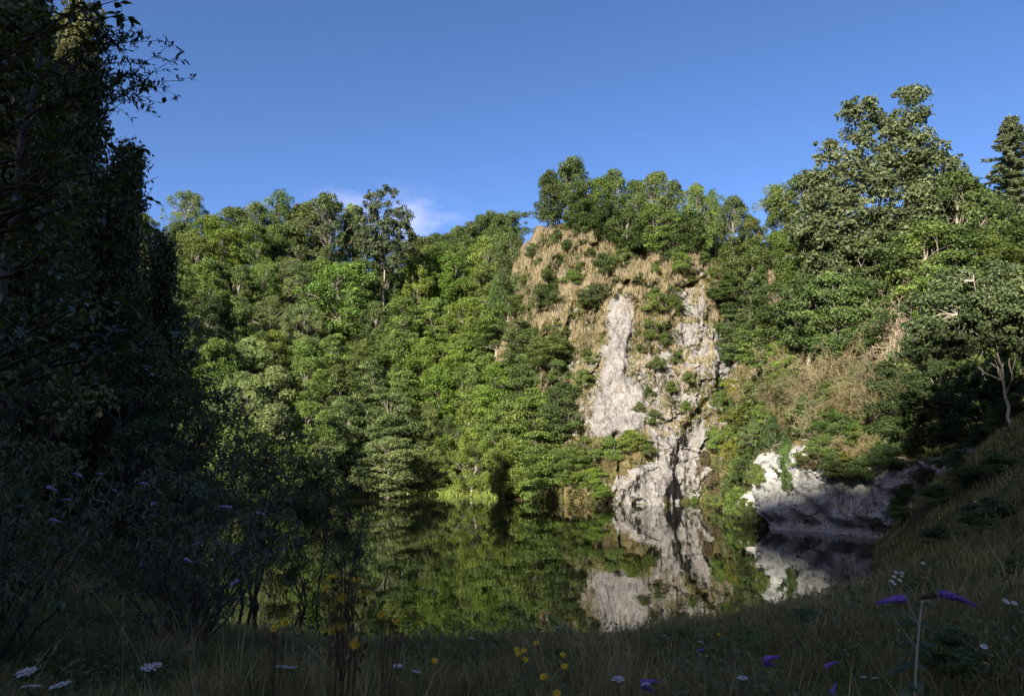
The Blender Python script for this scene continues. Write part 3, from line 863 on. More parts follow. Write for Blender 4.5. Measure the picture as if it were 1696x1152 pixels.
tree_row([(1210, 400, 6, 4.2, 'round', 'olive'), (1245, 395, 7, 5, 'round', 'dark'), (1285, 385, 7, 5, 'round', 'mid'), (1335, 380, 7, 5.5, 'round', 'mid'), (1400, 370, 8, 6, 'layered', 'dark'), (1460, 385, 8, 6, 'layered', 'dark'), (1520, 365, 8, 6, 'layered', 'mid'), (1575, 375, 8, 5.5, 'round', 'dark'), (1630, 385, 7, 5, 'round', 'olive'), (1682, 372, 7, 5, 'round', 'dark')], 'in the upper right-hand wood', RG, 50, 80)
tree_row([(1205, 462, 6, 4.4, 'layered', 'dark'), (1238, 470, 6, 4.6, 'layered', 'dark'), (1282, 468, 6.5, 5, 'layered', 'dark'), (1330, 455, 7, 5, 'open', 'dark'), (1378, 450, 7, 5.2, 'layered', 'dark'), (1425, 462, 6, 4.6, 'round', 'dark'), (1560, 440, 6, 4.6, 'round', 'mid'), (1612, 450, 6, 4.6, 'round', 'mid'), (1665, 440, 6, 4.6, 'round', 'rust'), (1210, 520, 5, 4, 'layered', 'dark'), (1262, 520, 5, 4, 'layered', 'mid')], 'in the lower right-hand wood', RG, 46, 75)
crown_tree([(1490, 610), (1486, 560), (1502, 520), (1498, 490), (1530, 470), (1560, 448), (1600, 452), (1625, 436), (1670, 446), (1720, 440), (1750, 500), (1745, 580), (1700, 560), (1668, 588), (1640, 592), (1600, 582), (1570, 602), (1530, 590), (1515, 616)],
           1662, 34, 'spreading tree on the right bank with a bare pale leaning trunk', RG, (.085, .12, .05), 8, leaf=(.15, .10), nc=300, lp=120, cr=(.22, .5), nl=12, depth=.9, limb=.045, lean=-.45, low=.1)

# ------------------------------------------------------------------ shrubs (pixel of foot, width m, height m)
def shrub(px, py, wd, hh, col, label, kind='bush', group=None, name=None, cat='shrub', sink=.25, seed=None):
    p, n = hit(px, py)
    p = p - Vector((0, 0, sink * hh * .3)) + Vector((n.x, n.y, 0)) * .15
    return plant(kind, p, hh, wd, col, label, cat, group, name=name, seed=seed)
def shrub_row(spec, where, group, kindword='shrub'):
    spec = sorted(spec, key=lambda s: s[0])
    for i, (px, py, wd, hh, col) in enumerate(spec):
        shrub(px, py, wd, hh, col, '%s leafy %s, %s from the left %s' % (LOOK[col], kindword, ORD[i], where), group=group)
SG = 'green shrubs growing on the cliff'
shrub_row([(925, 405, 2.2, 1.8, 'dark'), (965, 392, 3.4, 2.6, 'dark'), (1010, 385, 3.2, 2.4, 'mid'), (1060, 392, 3.6, 2.6, 'mid'), (1110, 400, 3.6, 2.6, 'dark'), (1150, 395, 3.2, 2.6, 'dark'), (1190, 420, 2.6, 2.6, 'mid')], 'under the clifftop trees', SG)
shrub_row([(885, 425, 2, 1.6, 'blue'), (930, 440, 1.8, 1.5, 'dark'), (1000, 455, 3, 2.4, 'dark'), (1030, 440, 2.4, 2, 'mid'), (1130, 445, 2.4, 2.2, 'mid'), (1105, 430, 1.6, 1.6, 'dark'), (905, 460, 1.6, 1.2, 'olive')], 'across the dry grass of the upper cliff', SG)
shrub_row([(860, 520, 3.4, 2.4, 'mid'), (905, 505, 3.6, 2.4, 'dark'), (945, 470, 2.2, 1.6, 'mid'), (985, 505, 3, 2.4, 'dark'), (1085, 512, 2.8, 2.4, 'mid'), (1120, 520, 2, 1.6, 'dark'), (1075, 560, 2.6, 2, 'olive'), (1108, 500, 2.2, 2, 'mid')], 'midway up the cliff', SG)
shrub_row([(885, 580, 3.4, 2.6, 'olive'), (925, 560, 2.4, 1.8, 'olive'), (880, 640, 3.6, 2.8, 'dark'), (930, 630, 3.4, 2.6, 'dark'), (965, 640, 2.2, 1.8, 'mid'), (975, 600, 2, 1.6, 'olive'), (1085, 700, 1.7, 1.3, 'olive'), (1060, 680, 1.2, .9, 'olive')], 'beside the bare rock slab', SG)
shrub_row([(905, 800, 4, 3.4, 'mid'), (950, 800, 2.6, 2.6, 'yellow'), (985, 805, 2.6, 1.8, 'bright'), (1010, 760, 3, 2.2, 'mid'), (1045, 745, 3.2, 2, 'yellow'), (970, 760, 3, 2.2, 'olive'), (1075, 752, 1.8, 1.3, 'olive'), (1000, 820, 2.4, 1.0, 'bright')], 'at the foot of the cliff', SG)
KG = 'green shrubs growing on the right-hand knoll'
shrub_row([(1195, 680, 2, 2, 'mid'), (1185, 740, 2, 2, 'mid'), (1215, 740, 2.2, 2.2, 'yellow'), (1240, 790, 2.6, 2.4, 'dark'), (1225, 850, 2.4, 2, 'mid'), (1200, 840, 1.6, 1.4, 'olive'), (1182, 832, 1.3, 1.2, 'mid'), (1212, 815, 1.6, 1.4, 'dark'), (1224, 790, 1.8, 1.4, 'olive'), (1236, 850, 1.5, 1.1, 'mid'), (1247, 866, 1.7, 1.5, 'olive'), (1238, 872, 1.2, .8, 'mid'), (1258, 800, 1.2, 1.3, 'mid'), (1150, 836, 1.2, .8, 'mid'), (1172, 843, 1.2, 1.0, 'olive'), (1255, 735, 2, 2, 'blue'), (1280, 745, 1.4, 2.4, 'deep')], 'in the gully beside the outcrop', KG)
shrub_row([(1310, 605, 2.8, 2.6, 'bright'), (1355, 595, 2.8, 2.4, 'bright'), (1335, 690, 1.6, 1.5, 'dark'), (1395, 730, 2.2, 1.8, 'dark'), (1440, 590, 2.2, 2, 'dark'), (1300, 640, 2, 1.4, 'olive'), (1370, 755, 2, 1.4, 'mid'), (1425, 745, 2.2, 1.6, 'mid'), (1285, 655, 1.6, 1.3, 'olive'), (1375, 665, 1.7, 1.4, 'olive'), (1420, 640, 1.6, 1.3, 'olive'), (1320, 640, 1.5, 1.2, 'yellow')], 'on the scrubby knoll above the outcrop', KG)
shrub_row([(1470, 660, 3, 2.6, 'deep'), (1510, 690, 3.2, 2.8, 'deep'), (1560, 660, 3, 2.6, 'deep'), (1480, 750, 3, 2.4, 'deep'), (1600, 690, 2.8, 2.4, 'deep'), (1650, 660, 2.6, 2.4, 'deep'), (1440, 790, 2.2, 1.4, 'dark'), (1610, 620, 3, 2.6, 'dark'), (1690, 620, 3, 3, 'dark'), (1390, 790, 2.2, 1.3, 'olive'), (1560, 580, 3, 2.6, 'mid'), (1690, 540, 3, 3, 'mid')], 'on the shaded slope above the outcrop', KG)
# warm coloured and leafless ones
for px, py, wd, hh, col, lab in [
        (1212, 655, 1.8, 1.8, 'gold', 'yellow leaved shrub in the gully right of the cliff'), (1235, 700, 2.2, 1.8, 'gold', 'yellow and green shrub low in the gully above the outcrop'),
        (1222, 760, 2.0, 1.8, 'gold', 'larger yellow leaved shrub over the left end of the outcrop'), (1400, 762, 1.2, .6, 'gold', 'small yellow leaved bush on the lip of the outcrop'),
        (1170, 800, 1.8, 3.2, 'brown', 'tall rusty brown shrub between cliff and outcrop at the water'), (1190, 835, 1.5, 1.6, 'brown', 'low rusty brown shrub touching the water beside the cliff'),
        (1345, 775, 1.6, .9, 'brown', 'brown withered bush on top of the outcrop')]:
    shrub(px, py, wd, hh, col, lab, group='autumn coloured shrubs near the outcrop')
DG = 'leafless tan shrubs on the right-hand knoll'
ds = [(1245, 640, 3, 3, 'tan'), (1270, 600, 3, 2.6, 'tan'), (1285, 680, 2.8, 2.4, 'tan'), (1320, 660, 3.2, 2.6, 'buff'), (1360, 650, 3.4, 3, 'buff'), (1400, 630, 3.2, 3, 'buff'), (1345, 720, 2.8, 2.4, 'buff'), (1430, 660, 3.2, 3, 'buff'), (1380, 700, 3, 2.4, 'tan'), (1445, 700, 3.2, 2.8, 'tan'), (1470, 690, 3, 2.6, 'tan'),
      (1300, 720, 2.6, 2.2, 'tan'), (1225, 670, 2.4, 2.2, 'tan'), (1300, 620, 2.8, 2.6, 'buff'), (1335, 680, 2.6, 2.2, 'tan'), (1410, 680, 2.8, 2.4, 'buff'), (1420, 760, 2.6, 1.8, 'tan'), (1405, 590, 2.6, 2.4, 'tan')]
for i, (px, py, wd, hh, c) in enumerate(sorted(ds)):
    shrub(px, py, wd, hh, c, 'leafless tangled %s shrub, %s from the left on the knoll' % ('tan' if c == 'tan' else 'straw pale', ORD[i]), kind='dead', group=DG, name='dead_shrub', sink=.3)
for i, (px, py, wd, hh) in enumerate([(1460, 560, 4, 4.2), (1500, 520, 5.5, 4.5), (1475, 600, 3.4, 3.2), (1530, 500, 4, 3.4)]):
    p = solve(px, py - 70, hh, 40, 60)
    plant('dead', (p.x, p.y, p.z - hh), hh, wd, (.44, .36, .26), ['slim bare grey shrub left of the fallen boughs', 'wide heap of fallen pale boughs below the tallest tree', 'low bare grey shrub beneath the fallen boughs', 'bare pale shrub right of the fallen boughs'][i], 'shrub', 'bare pale boughs below the tallest right-hand tree', name='bare_boughs', seed=i)
for px, py, wd, hh, c, lab in [(975, 690, 1.6, 1.4, 'tan', 'dry tan twiggy shrub at the lower left corner of the rock slab'), (965, 580, 2, 2, 'tan', 'dry tan twiggy shrub left of the upper slab'), (845, 745, 1.8, 2.4, 'tan', 'dry reddish twiggy shrub among the shore trees'),
                               (905, 715, 2, 1.8, 'tan', 'dry tan twiggy shrub in the dark hollow left of the slab'), (770, 815, 1.4, 1.3, 'tan', 'dry twigs standing in the water at the grassy shore'), (1010, 775, 1.4, 1.2, 'tan', 'dry twigs under the shrubs at the cliff foot')]:
    shrub(px, py, wd, hh, c, lab, kind='dead', group='dry twiggy shrubs around the cliff', name='dead_shrub')
for i, (px, py, wd, hh) in enumerate([(1235, 1095, .8, .55), (1590, 1120, .7, .6), (1420, 1010, .8, .5), (1570, 900, 1.4, .8), (1640, 880, 1.6, .9), (1500, 860, 1.6, .9), (1660, 780, 2, 1.0), (1560, 830, 1.8, 1.0), (1690, 960, 1.0, .6), (1340, 1040, .8, .4), (1130, 1080, .7, .4), (930, 1110, .5, .35), (300, 1090, .6, .4), (150, 1060, .8, .5)]):
    shrub(px, py, wd * .8, hh * .7, 'dark' if i % 2 else 'mid', ['dark weed clump left of the purple sprigs', 'dark weed clump right of the pale buddleia stem', 'small weed clump above the left purple spike', 'weed clump on the middle of the right bank', 'wide weed clump near the right edge of the bank', 'weed clump where the bank meets the outcrop', 'wide weed clump high on the right bank', 'weed clump below the shaded rock patch on the bank', 'weed clump at the right edge beside white daisies', 'low weed clump near the pond rim on the right', 'low weed clump at the near pond rim', 'small weed clump among the yellow hawkbits', 'weed clump right of a white umbel at lower left', 'weed clump under the lilac bushes at lower left'][i], group='weed clumps in the shaded meadow', name='weed_clump', cat='weed')
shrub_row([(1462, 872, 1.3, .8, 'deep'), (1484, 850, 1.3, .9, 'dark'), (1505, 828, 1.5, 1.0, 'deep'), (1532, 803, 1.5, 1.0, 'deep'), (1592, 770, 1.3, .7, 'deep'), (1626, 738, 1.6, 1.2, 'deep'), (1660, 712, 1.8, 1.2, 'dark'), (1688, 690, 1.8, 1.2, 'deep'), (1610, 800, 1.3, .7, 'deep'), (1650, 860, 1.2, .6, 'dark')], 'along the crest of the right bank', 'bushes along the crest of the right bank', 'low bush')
# ivy hanging down the outcrop
for px, py, wd, hh, lab in [(1306, 808, 1.15, 2.9, 'dark ivy curtain hanging down the lit end of the outcrop'), (1279, 735, 1.1, 1.9, 'dark ivy column above the lit end of the outcrop'), (1375, 715, 2.4, 1.7, 'glossy ivy mat spread over the middle of the knoll')]:
    shrub(px, py, wd, hh, (.05, .095, .022), lab, name='ivy', cat='ivy', group='ivy on the outcrop', seed=0)

for i, x in enumerate(np.arange(-56, 4, 4.6)):
    y = 106 + 3 * math.sin(i * 2.1)
    plant('bush', (x, y, h_at(x, y) - .4), 5.5, 7, ['mid', 'dark', 'olive'][i % 3], 'low dense thicket shrub, %s from the left behind the skyline trees' % ORD[i], 'shrub', 'thicket along the far wooded skyline')
shrub_row([(870, 360, 1.4, 1.0, 'olive'), (890, 385, 1.6, 1.2, 'blue'), (915, 372, 1.0, .9, 'olive'), (940, 415, 1.5, 1.3, 'dark'), (975, 425, 1.3, 1.0, 'olive'), (1050, 420, 1.6, 1.2, 'olive'), (1085, 455, 1.6, 1.4, 'mid'), (1165, 440, 1.8, 1.6, 'dark'),
           (870, 470, 1.5, 1.2, 'olive'), (925, 480, 1.8, 1.4, 'dark'), (1060, 470, 1.6, 1.3, 'dark'), (1150, 470, 1.5, 1.2, 'olive'), (895, 440, 1.2, 1.0, 'dark'), (960, 450, 1.4, 1.2, 'olive'), (1180, 465, 1.6, 1.5, 'mid'), (1020, 475, 1.3, 1.0, 'olive')], 'on the upper cliff', SG, 'low bush')
shrub_row([(1088, 610, 1.6, 1.2, 'olive'), (1122, 600, 1.5, 1.2, 'dark'), (1112, 650, 1.6, 1.2, 'olive'), (1142, 632, 1.3, 1.1, 'olive'), (1074, 655, 1.2, .9, 'dark'), (1134, 680, 1.3, 1.0, 'mid'), (1100, 570, 1.6, 1.3, 'dark'), (1062, 585, 1.2, 1.0, 'olive')], 'on the mossy face beside the slab', SG, 'bush')
shrub_row([(1205, 600, 1.8, 1.6, 'dark'), (1232, 585, 2, 1.8, 'dark'), (1250, 660, 1.8, 1.4, 'olive'), (1215, 700, 1.6, 1.4, 'olive'), (1245, 560, 2.2, 2, 'dark'), (1268, 700, 1.8, 1.6, 'mid'), (1188, 640, 1.2, 1.0, 'olive')], 'in the upper gully beside the cliff', KG)
shrub_row([(1330, 770, 1.6, 1.0, 'olive'), (1430, 790, 2.0, 1.2, 'deep'), (1470, 775, 2.2, 1.4, 'deep'), (1375, 780, 1.6, 1.0, 'dark'), (1590, 725, 2.0, 1.5, 'deep')], 'overhanging the rim of the outcrop', KG)

# ------------------------------------------------------------------ dark wood on the left, in shade
LG = 'ivy-clad trees of the dark wood on the left'
for i, (x, y, H, Wd, lab) in enumerate([
        (-17.2, 27, 19.5, 5.0, 'tallest ivy-clad dark tree at the right edge of the left wood'), (-15.2, 27.5, 15.0, 4.0, 'shorter ivy-clad dark tree in front of the right edge of the left wood'), (-14.6, 29.5, 12.5, 3.6, 'lowest ivy-clad dark tree stepping down towards the pond'),
        (-14.0, 19, 17, 4.6, 'ivy-clad dark tree nearest the camera in the left wood'), (-17, 22, 19, 5.0, 'ivy-clad dark tree second from the left in the left wood'), (-11.6, 15.5, 12, 4.0, 'short ivy-clad dark tree at the left edge of the picture'),
        (-21, 31, 20, 6.5, 'broad ivy-clad dark tree at the back of the left wood'), (-19.5, 33, 15, 6, 'squat dark tree behind the right edge of the left wood'), (-20.5, 37, 10, 6, 'rounded dark tree on the left bank beyond the wood')]):
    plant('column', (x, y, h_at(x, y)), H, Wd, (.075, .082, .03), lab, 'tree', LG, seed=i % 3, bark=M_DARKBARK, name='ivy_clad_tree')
# slender trees on the near left bank
NG = 'slender multi-stemmed trees on the near left bank'
sl_spec = [(366, 650, 21.5, 8, 4.0), (430, 625, 24, 9, 4.2), (520, 700, 24, 8, 3.2), (578, 750, 24.5, 7, 2.4), (318, 590, 27, 9, 4.8), (290, 640, 22, 7, 4.6), (245, 560, 25, 9, 5)]
for i, (px, py, d, H, Wd) in enumerate(sorted(sl_spec)):
    p = at(px, py, d)
    z = h_at(p.x, p.y)
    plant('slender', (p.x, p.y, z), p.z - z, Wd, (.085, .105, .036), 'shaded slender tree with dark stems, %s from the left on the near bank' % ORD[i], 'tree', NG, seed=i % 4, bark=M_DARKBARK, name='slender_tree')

# ------------------------------------------------------------------ stuff: undergrowth, dry grass, meadow
rng = np.random.default_rng(5)
def sample_surface(V, Q, n, rng):
    a, b, c, d = [V[Q[:, i]] for i in range(4)]
    nr = np.cross(c - a, d - b); ar = np.linalg.norm(nr, axis=1) / 2
    i = rng.choice(len(Q), n, p=ar / ar.sum())
    u, v = rng.uniform(size=(2, n, 1))
    P = (a[i] * (1 - u) + b[i] * u) * (1 - v) + (d[i] * (1 - u) + c[i] * u) * v
    N = unit(nr[i])
    return P, N
# undergrowth over all wooded slopes
def interp_h(x, y):
    ix = np.clip(np.searchsorted(gx, x) - 1, 0, len(gx) - 2); iy = np.clip(np.searchsorted(gy, y) - 1, 0, len(gy) - 2)
    fx = (x - gx[ix]) / (gx[ix + 1] - gx[ix]); fy = (y - gy[iy]) / (gy[iy + 1] - gy[iy])
    return (GZ[iy, ix] * (1 - fx) + GZ[iy, ix + 1] * fx) * (1 - fy) + (GZ[iy + 1, ix] * (1 - fx) + GZ[iy + 1, ix + 1] * fx) * fy
gc = GV[GQ].mean(1)
sel = (gc[:, 0] > -62) & (gc[:, 0] < 44) & (gc[:, 1] > 38) & (gc[:, 1] < 112) & (gc[:, 2] > .2)
P, N0 = sample_surface(GV, GQ[sel], 270000, rng)
x, y, z = P.T
hum = np.array([noise.noise(Vector((a * .6, b * .6, c * .6))) for a, b, c in P])
P = P + N0 * (rng.uniform(0, 1, len(P)) * np.clip(.5 + hum * 1.2, .1, 1.3))[:, None]
N = unit(rng.normal(size=P.shape) * .6 + np.array([0, -.4, .8]))
V, Q = leaf_quads(P, N, rng, .34, .2, .2)
o = link('undergrowth', new_mesh('undergrowth', V, Q, np.clip(.5 + hum * .5 + rng.normal(size=len(x)) * .15, 0, 1), M_LEAF), None, (.055, .075, .022))
tag(o, kind='stuff')

def blades(P, H, Wd, rng, lean=.35, out=None):
    n = len(P)
    a = rng.uniform(0, 6.283, n)
    side = np.stack([np.cos(a), np.sin(a), np.zeros(n)], 1)
    ld = rng.normal(size=(n, 3)) * lean; ld[:, 2] = 0
    if out is not None: ld += out
    H = H[:, None]; Wd = Wd[:, None]
    m = P + ld * H * .35 + np.array([0, 0, .6]) * H
    t = P + ld * H * 1.0 + np.array([0, 0, 1.0]) * H
    V = np.stack([P - side * Wd * .5, P + side * Wd * .5, m - side * Wd * .4, m + side * Wd * .4, t - side * Wd * .06, t + side * Wd * .06], 1).reshape(-1, 3)
    i = np.arange(n)[:, None] * 6
    Q = np.concatenate([i + np.array([[0, 1, 3, 2]]), i + np.array([[2, 3, 5, 4]])], 1).reshape(-1, 4)
    return V, Q
# straw coloured grass on the cliff
P, N = sample_surface(CV.reshape(-1, 3), grid_quads(nz_, len(cx))[:, ::-1], 150000, rng)
qx, qy = to_px(P)
hn = np.array([noise.noise(Vector((p[0] * .33, p[1] * .33, p[2] * .33))) for p in P])
hn2 = np.array([noise.noise(Vector((p[0] * 1.1 + 5, p[1] * 1.1, p[2] * 1.1))) for p in P])
bare_p = np.zeros(len(P), bool)
for pl in (SLAB, RECESS, FOOT, RIB, GULLY): bare_p |= poly_mask(qx, qy, pl)
bare_p |= poly_mask(qx, qy, PIER) & (hn2 < .25)
bare_p |= poly_mask(qx, qy, MID) & ((hn2 < -.3) & (hn < .2))
up = np.clip((P[:, 2] - 11) / 8, 0, 1)
keep = (~bare_p) & (P[:, 2] > .6) & (hn2 * .8 + hn * .6 + up * .6 > .22)
P_, t_ = P[keep], np.clip(.56 + hn2[keep] * .5 + hn[keep] * .35 + rng.normal(size=keep.sum()) * .2, 0, 1)
n = len(P_)
Hh = rng.uniform(.35, 1.05, n) * np.clip(.45 + up[keep] * .6, .4, 1)
V, Q = blades(P_, Hh * .85, rng.uniform(.022, .055, n), rng, .2, np.array([0, -.18, 0]))
o = link('dry_grass', new_mesh('dry_grass', V, Q, np.repeat(t_, 2), M_STRAW), None, (.29, .24, .155))
tag(o, kind='stuff')
# moss and low herbs on the cliff
keep = (~bare_p) & (P[:, 2] > .2) & (hn2 * .9 - hn * .6 > -.08 + .1 * up) & (rng.uniform(size=len(P)) < .8)
P_ = P[keep] + rng.normal(size=(keep.sum(), 3)) * .06 + N[keep] * 0
V, Q = leaf_quads(P_ + np.array([0, -.12, .05]), unit(rng.normal(size=P_.shape) * .5 + np.array([-.2, -.8, .6])), rng, .17, .11, .2)
o = link('rock_herbs', new_mesh('rock_herbs', V, Q, np.clip(.5 + hn[keep] * .8 + rng.normal(size=len(P_)) * .15, 0, 1), M_LEAF), None, (.085, .088, .027))
tag(o, kind='stuff')
# lush grass strip at the far shore
x = rng.uniform(-26, -1, 60000); y = rng.uniform(58, 82, 60000); z = interp_h(x, y)
ok = (z > -.12) & (z < 1.7) & ~((x < -18) & (y < 62))
P_ = np.stack([x, y, z], 1)[ok]
V, Q = blades(P_, rng.uniform(.2, .5, len(P_)), rng.uniform(.04, .08, len(P_)), rng, .25)
o = link('shore_grass', new_mesh('shore_grass', V, Q, np.repeat(np.clip(rng.normal(.5, .2, len(P_)), 0, 1), 2), M_LEAF), None, (.19, .26, .055))
tag(o, kind='stuff')
# near meadow
n = 660000
d = 2.2 + 44 * rng.uniform(0, 1, n) ** 2.1
x = rng.uniform(-.88, .88, n) * (d + 3.5); y = d
z = interp_h(x, y)
ok = (z > -.05) & ~inside(x, y)
ok &= ~((y > 38) & (x > 14) & (x < 27))
x, y, z, d = x[ok], y[ok], z[ok], d[ok]
pn = np.array([noise.noise(Vector((a * .5, b * .5, 4))) for a, b in zip(x, y)])
pn2 = np.array([noise.noise(Vector((a * 1.7, b * 1.7, 8))) for a, b in zip(x, y)])
Hh = rng.uniform(.07, .25, len(x)) * np.clip(1 + pn * .9 + pn2 * 1.0, .3, 2.3)
tall = rng.uniform(size=len(x)) < .03
Hh[tall] *= 1.9
Wd = (.003 + .0009 * d) * rng.uniform(.6, 1.4, len(x))
tone = np.clip(.32 + pn * .4 + pn2 * .4 + rng.normal(size=len(x)) * .16 + tall * .25, 0, 1)
V, Q = blades(np.stack([x, y, z - .02], 1), Hh, Wd, rng, .38)
o = link('meadow_grass', new_mesh('meadow_grass', V, Q, np.repeat(tone, 2), M_GRASS), None, (.20, .18, .076))
tag(o, kind='stuff')
# broad-leaved herbs between the blades
n = 60000
d = 3 + 40 * rng.uniform(0, 1, n) ** 2
x = rng.uniform(-.8, .8, n) * (d + 1); y = d; z = interp_h(x, y)
pn = np.array([noise.noise(Vector((a * .9 + 3, b * .9, 14))) for a, b in zip(x, y)])
ok = (z > .05) & ~inside(x, y) & (pn > .05) & ~((y > 38) & (x > 14) & (x < 27))
x, y, z, d, pn = x[ok], y[ok], z[ok], d[ok], pn[ok]
P_ = np.stack([x, y, z + rng.uniform(.05, .5, len(x)) * (pn * 1.8 + .2)], 1)
V, Q = leaf_quads(P_, unit(rng.normal(size=P_.shape) * .5 + np.array([0, -.2, .9])), rng, .05, .02, .2)
V = V.reshape(-1, 4, 3); c_ = V.mean(1, keepdims=True); V = (c_ + (V - c_) * (1 + d * .08)[:, None, None]).reshape(-1, 3)
o = link('meadow_herbs', new_mesh('meadow_herbs', V, Q, np.clip(rng.normal(.5, .2, len(x)), 0, 1), M_LEAF), None, (.105, .125, .05))
tag(o, kind='stuff')

# ------------------------------------------------------------------ foreground plants
def leaf_shape(T, base, dirv, L, Wd, rng, curl=.35, up=(0, 0, 1)):
    """pointed leaf strip added to lists T=(V,Q,tone)"""
    V, Q, t = T
    dirv = unit(np.asarray(dirv, float)); s = unit(np.cross(dirv, np.asarray(up, float) + rng.normal(size=3) * .2))
    nn = np.cross(s, dirv)
    prof = [.06, .62, 1, .85, .5, .04]
    i0 = sum(len(v) for v in V)
    vs = []
    for i, p in enumerate(prof):
        u = i / 5
        c = np.asarray(base) + dirv * L * u - np.array([0, 0, 1]) * L * curl * u * u
        vs += [c - s * Wd * .5 * p + nn * Wd * .12 * p, c, c + s * Wd * .5 * p + nn * Wd * .12 * p]
    V.append(np.array(vs))
    tn = rng.uniform(.25, .75)
    for i in range(5):
        for k in range(2):
            a = i0 + i * 3 + k
            Q.append((a, a + 1, a + 4, a + 3)); t.append(tn + rng.uniform(-.06, .06))
def leaves_from(T, name, mat=None):
    V, Q, t = T
    return new_mesh(name, np.concatenate(V), np.array(Q), t, mat or M_LEAF, True)

def spike_mesh(seed, L, r, bend=.1):
    """buddleia panicle along +X: a tapering crowd of tiny florets"""
    rng = np.random.default_rng(seed)
    n = 900
    s = rng.uniform(0, 1, n) ** .85
    a = rng.uniform(0, 6.283, n)
    rr = r * np.clip((1 - s) ** .7, .06, 1) * np.clip(.55 + s * 6, 0, 1) * rng.uniform(.7, 1.08, n)
    P = np.stack([s * L, np.cos(a) * rr, np.sin(a) * rr - bend * L * s * s], 1)
    N = unit(np.stack([np.full(n, .25), np.cos(a), np.sin(a)], 1) + rng.normal(size=(n, 3)) * .35)
    V, Q = leaf_quads(P, N, rng, r * .55, r * .42)
    tone = np.clip(.55 - s * .25 + rng.normal(size=n) * .2, 0, 1)
    T = Tubes(6)
    ss_ = np.linspace(0, 1, 8)
    T.add(np.stack([ss_ * L, ss_ * 0, -bend * L * ss_ ** 2], 1), r * .7 * np.clip((1 - ss_) ** .7, .05, 1))
    tv, tq = np.concatenate(T.V), np.concatenate(T.Q)
    return new_mesh('flower_spike', np.concatenate([V, tv]), np.concatenate([Q, tq + len(V)]), np.concatenate([tone, np.full(len(tq), .1)]), M_PETAL)

VIOLET = (.30, .17, .58)
LILAC = (.52, .44, .74)
# the buddleia stem standing at the lower right
rng = np.random.default_rng(21)
d0 = 3.5
top = at(1527, 995, d0); foot = Vector((at(1508, 1150, d0).x - .01, d0, 0)); foot.z = h_at(foot.x, foot.y)
root = empty('buddleia', foot)
tag(root, 'purple flowered buddleia with a pale upright stem at lower right', 'buddleia', 'purple buddleia flowers in the near meadow')
rel = lambda p: np.array(p) - np.array(foot)
T = Tubes(7)
stem = curve(rel(foot), rel(top), (-.035, 0, 0), 12)
T.add(stem, np.linspace(.0085, .005, 12))
lp = at(1502, 990, d0); rp = at(1556, 980, d0)
for e in (lp, rp):
    T.add(curve(stem[-2] if e is lp else stem[-1], rel(e), (0, 0, -.01), 6), np.linspace(.003, .002, 6))
for px, py, s in ((1475, 1015, 9), (1495, 1010, 10)):
    T.add(curve(stem[s], rel(at(px, py, d0)), (0, 0, .0), 5), np.linspace(.0026, .0015, 5))
link('stem', T.mesh('buddleia_stem', foliage_mat('stem_skin', 0, .7, .2)), root, (.34, .36, .27))
LT = ([], [], [])
def pxleaf(px, py, ex, ey, w, d=d0, T_=LT, org=foot, r_=rng, curl=.05):
    a = np.array(at(px, py, d)) - np.array(org); b = np.array(at(ex, ey, d + r_.uniform(-.04, .04))) - np.array(org)
    leaf_shape(T_, a, b - a, np.linalg.norm(b - a), w, r_, curl, (0, -.8, .6))
for a in [(1516, 1060, 1545, 1086, .035), (1514, 1062, 1550, 1066, .03), (1520, 1028, 1548, 1040, .028), (1519, 1028, 1490, 1030, .026), (1512, 1098, 1483, 1104, .03), (1512, 1098, 1460, 1116, .036), (1512, 1100, 1535, 1105, .028),
          (1480, 1003, 1464, 1013, .018), (1500, 1012, 1487, 1018, .02), (1527, 1000, 1552, 1006, .024), (1510, 1062, 1498, 1062, .024), (1526, 998, 1515, 1003, .02), (1520, 1140, 1500, 1128, .05), (1508, 1142, 1530, 1130, .05), (1508, 1145, 1490, 1150, .05), (1548, 978, 1553, 970, .014)]:
    pxleaf(*a)
link('leaves', leaves_from(LT, 'buddleia_leaves'), root, (.06, .105, .06))
sm1 = spike_mesh(1, .135, .021); sm2 = spike_mesh(2, .175, .021, .16); sm3 = spike_mesh(3, .10, .018)
def put_spike(me, px, py, d, tilt, flip, root, org, color=VIOLET, sc=1):
    o = link('flower_spike', me, root, color)
    o.location = Vector(at(px, py, d)) - Vector(org)
    o.rotation_euler = (0, tilt, math.pi if flip else 0)
    o.scale = (sc, sc, sc)
    return o
put_spike(sm1, 1499, 990, d0, R(4), True, root, foot)
put_spike(sm2, 1556, 982, d0, R(10), False, root, foot)
o = put_spike(sm3, 1550, 984, d0, R(8), True, root, foot, (.10, .06, .045), .85); o['label'] = 'withered brown flower spike'
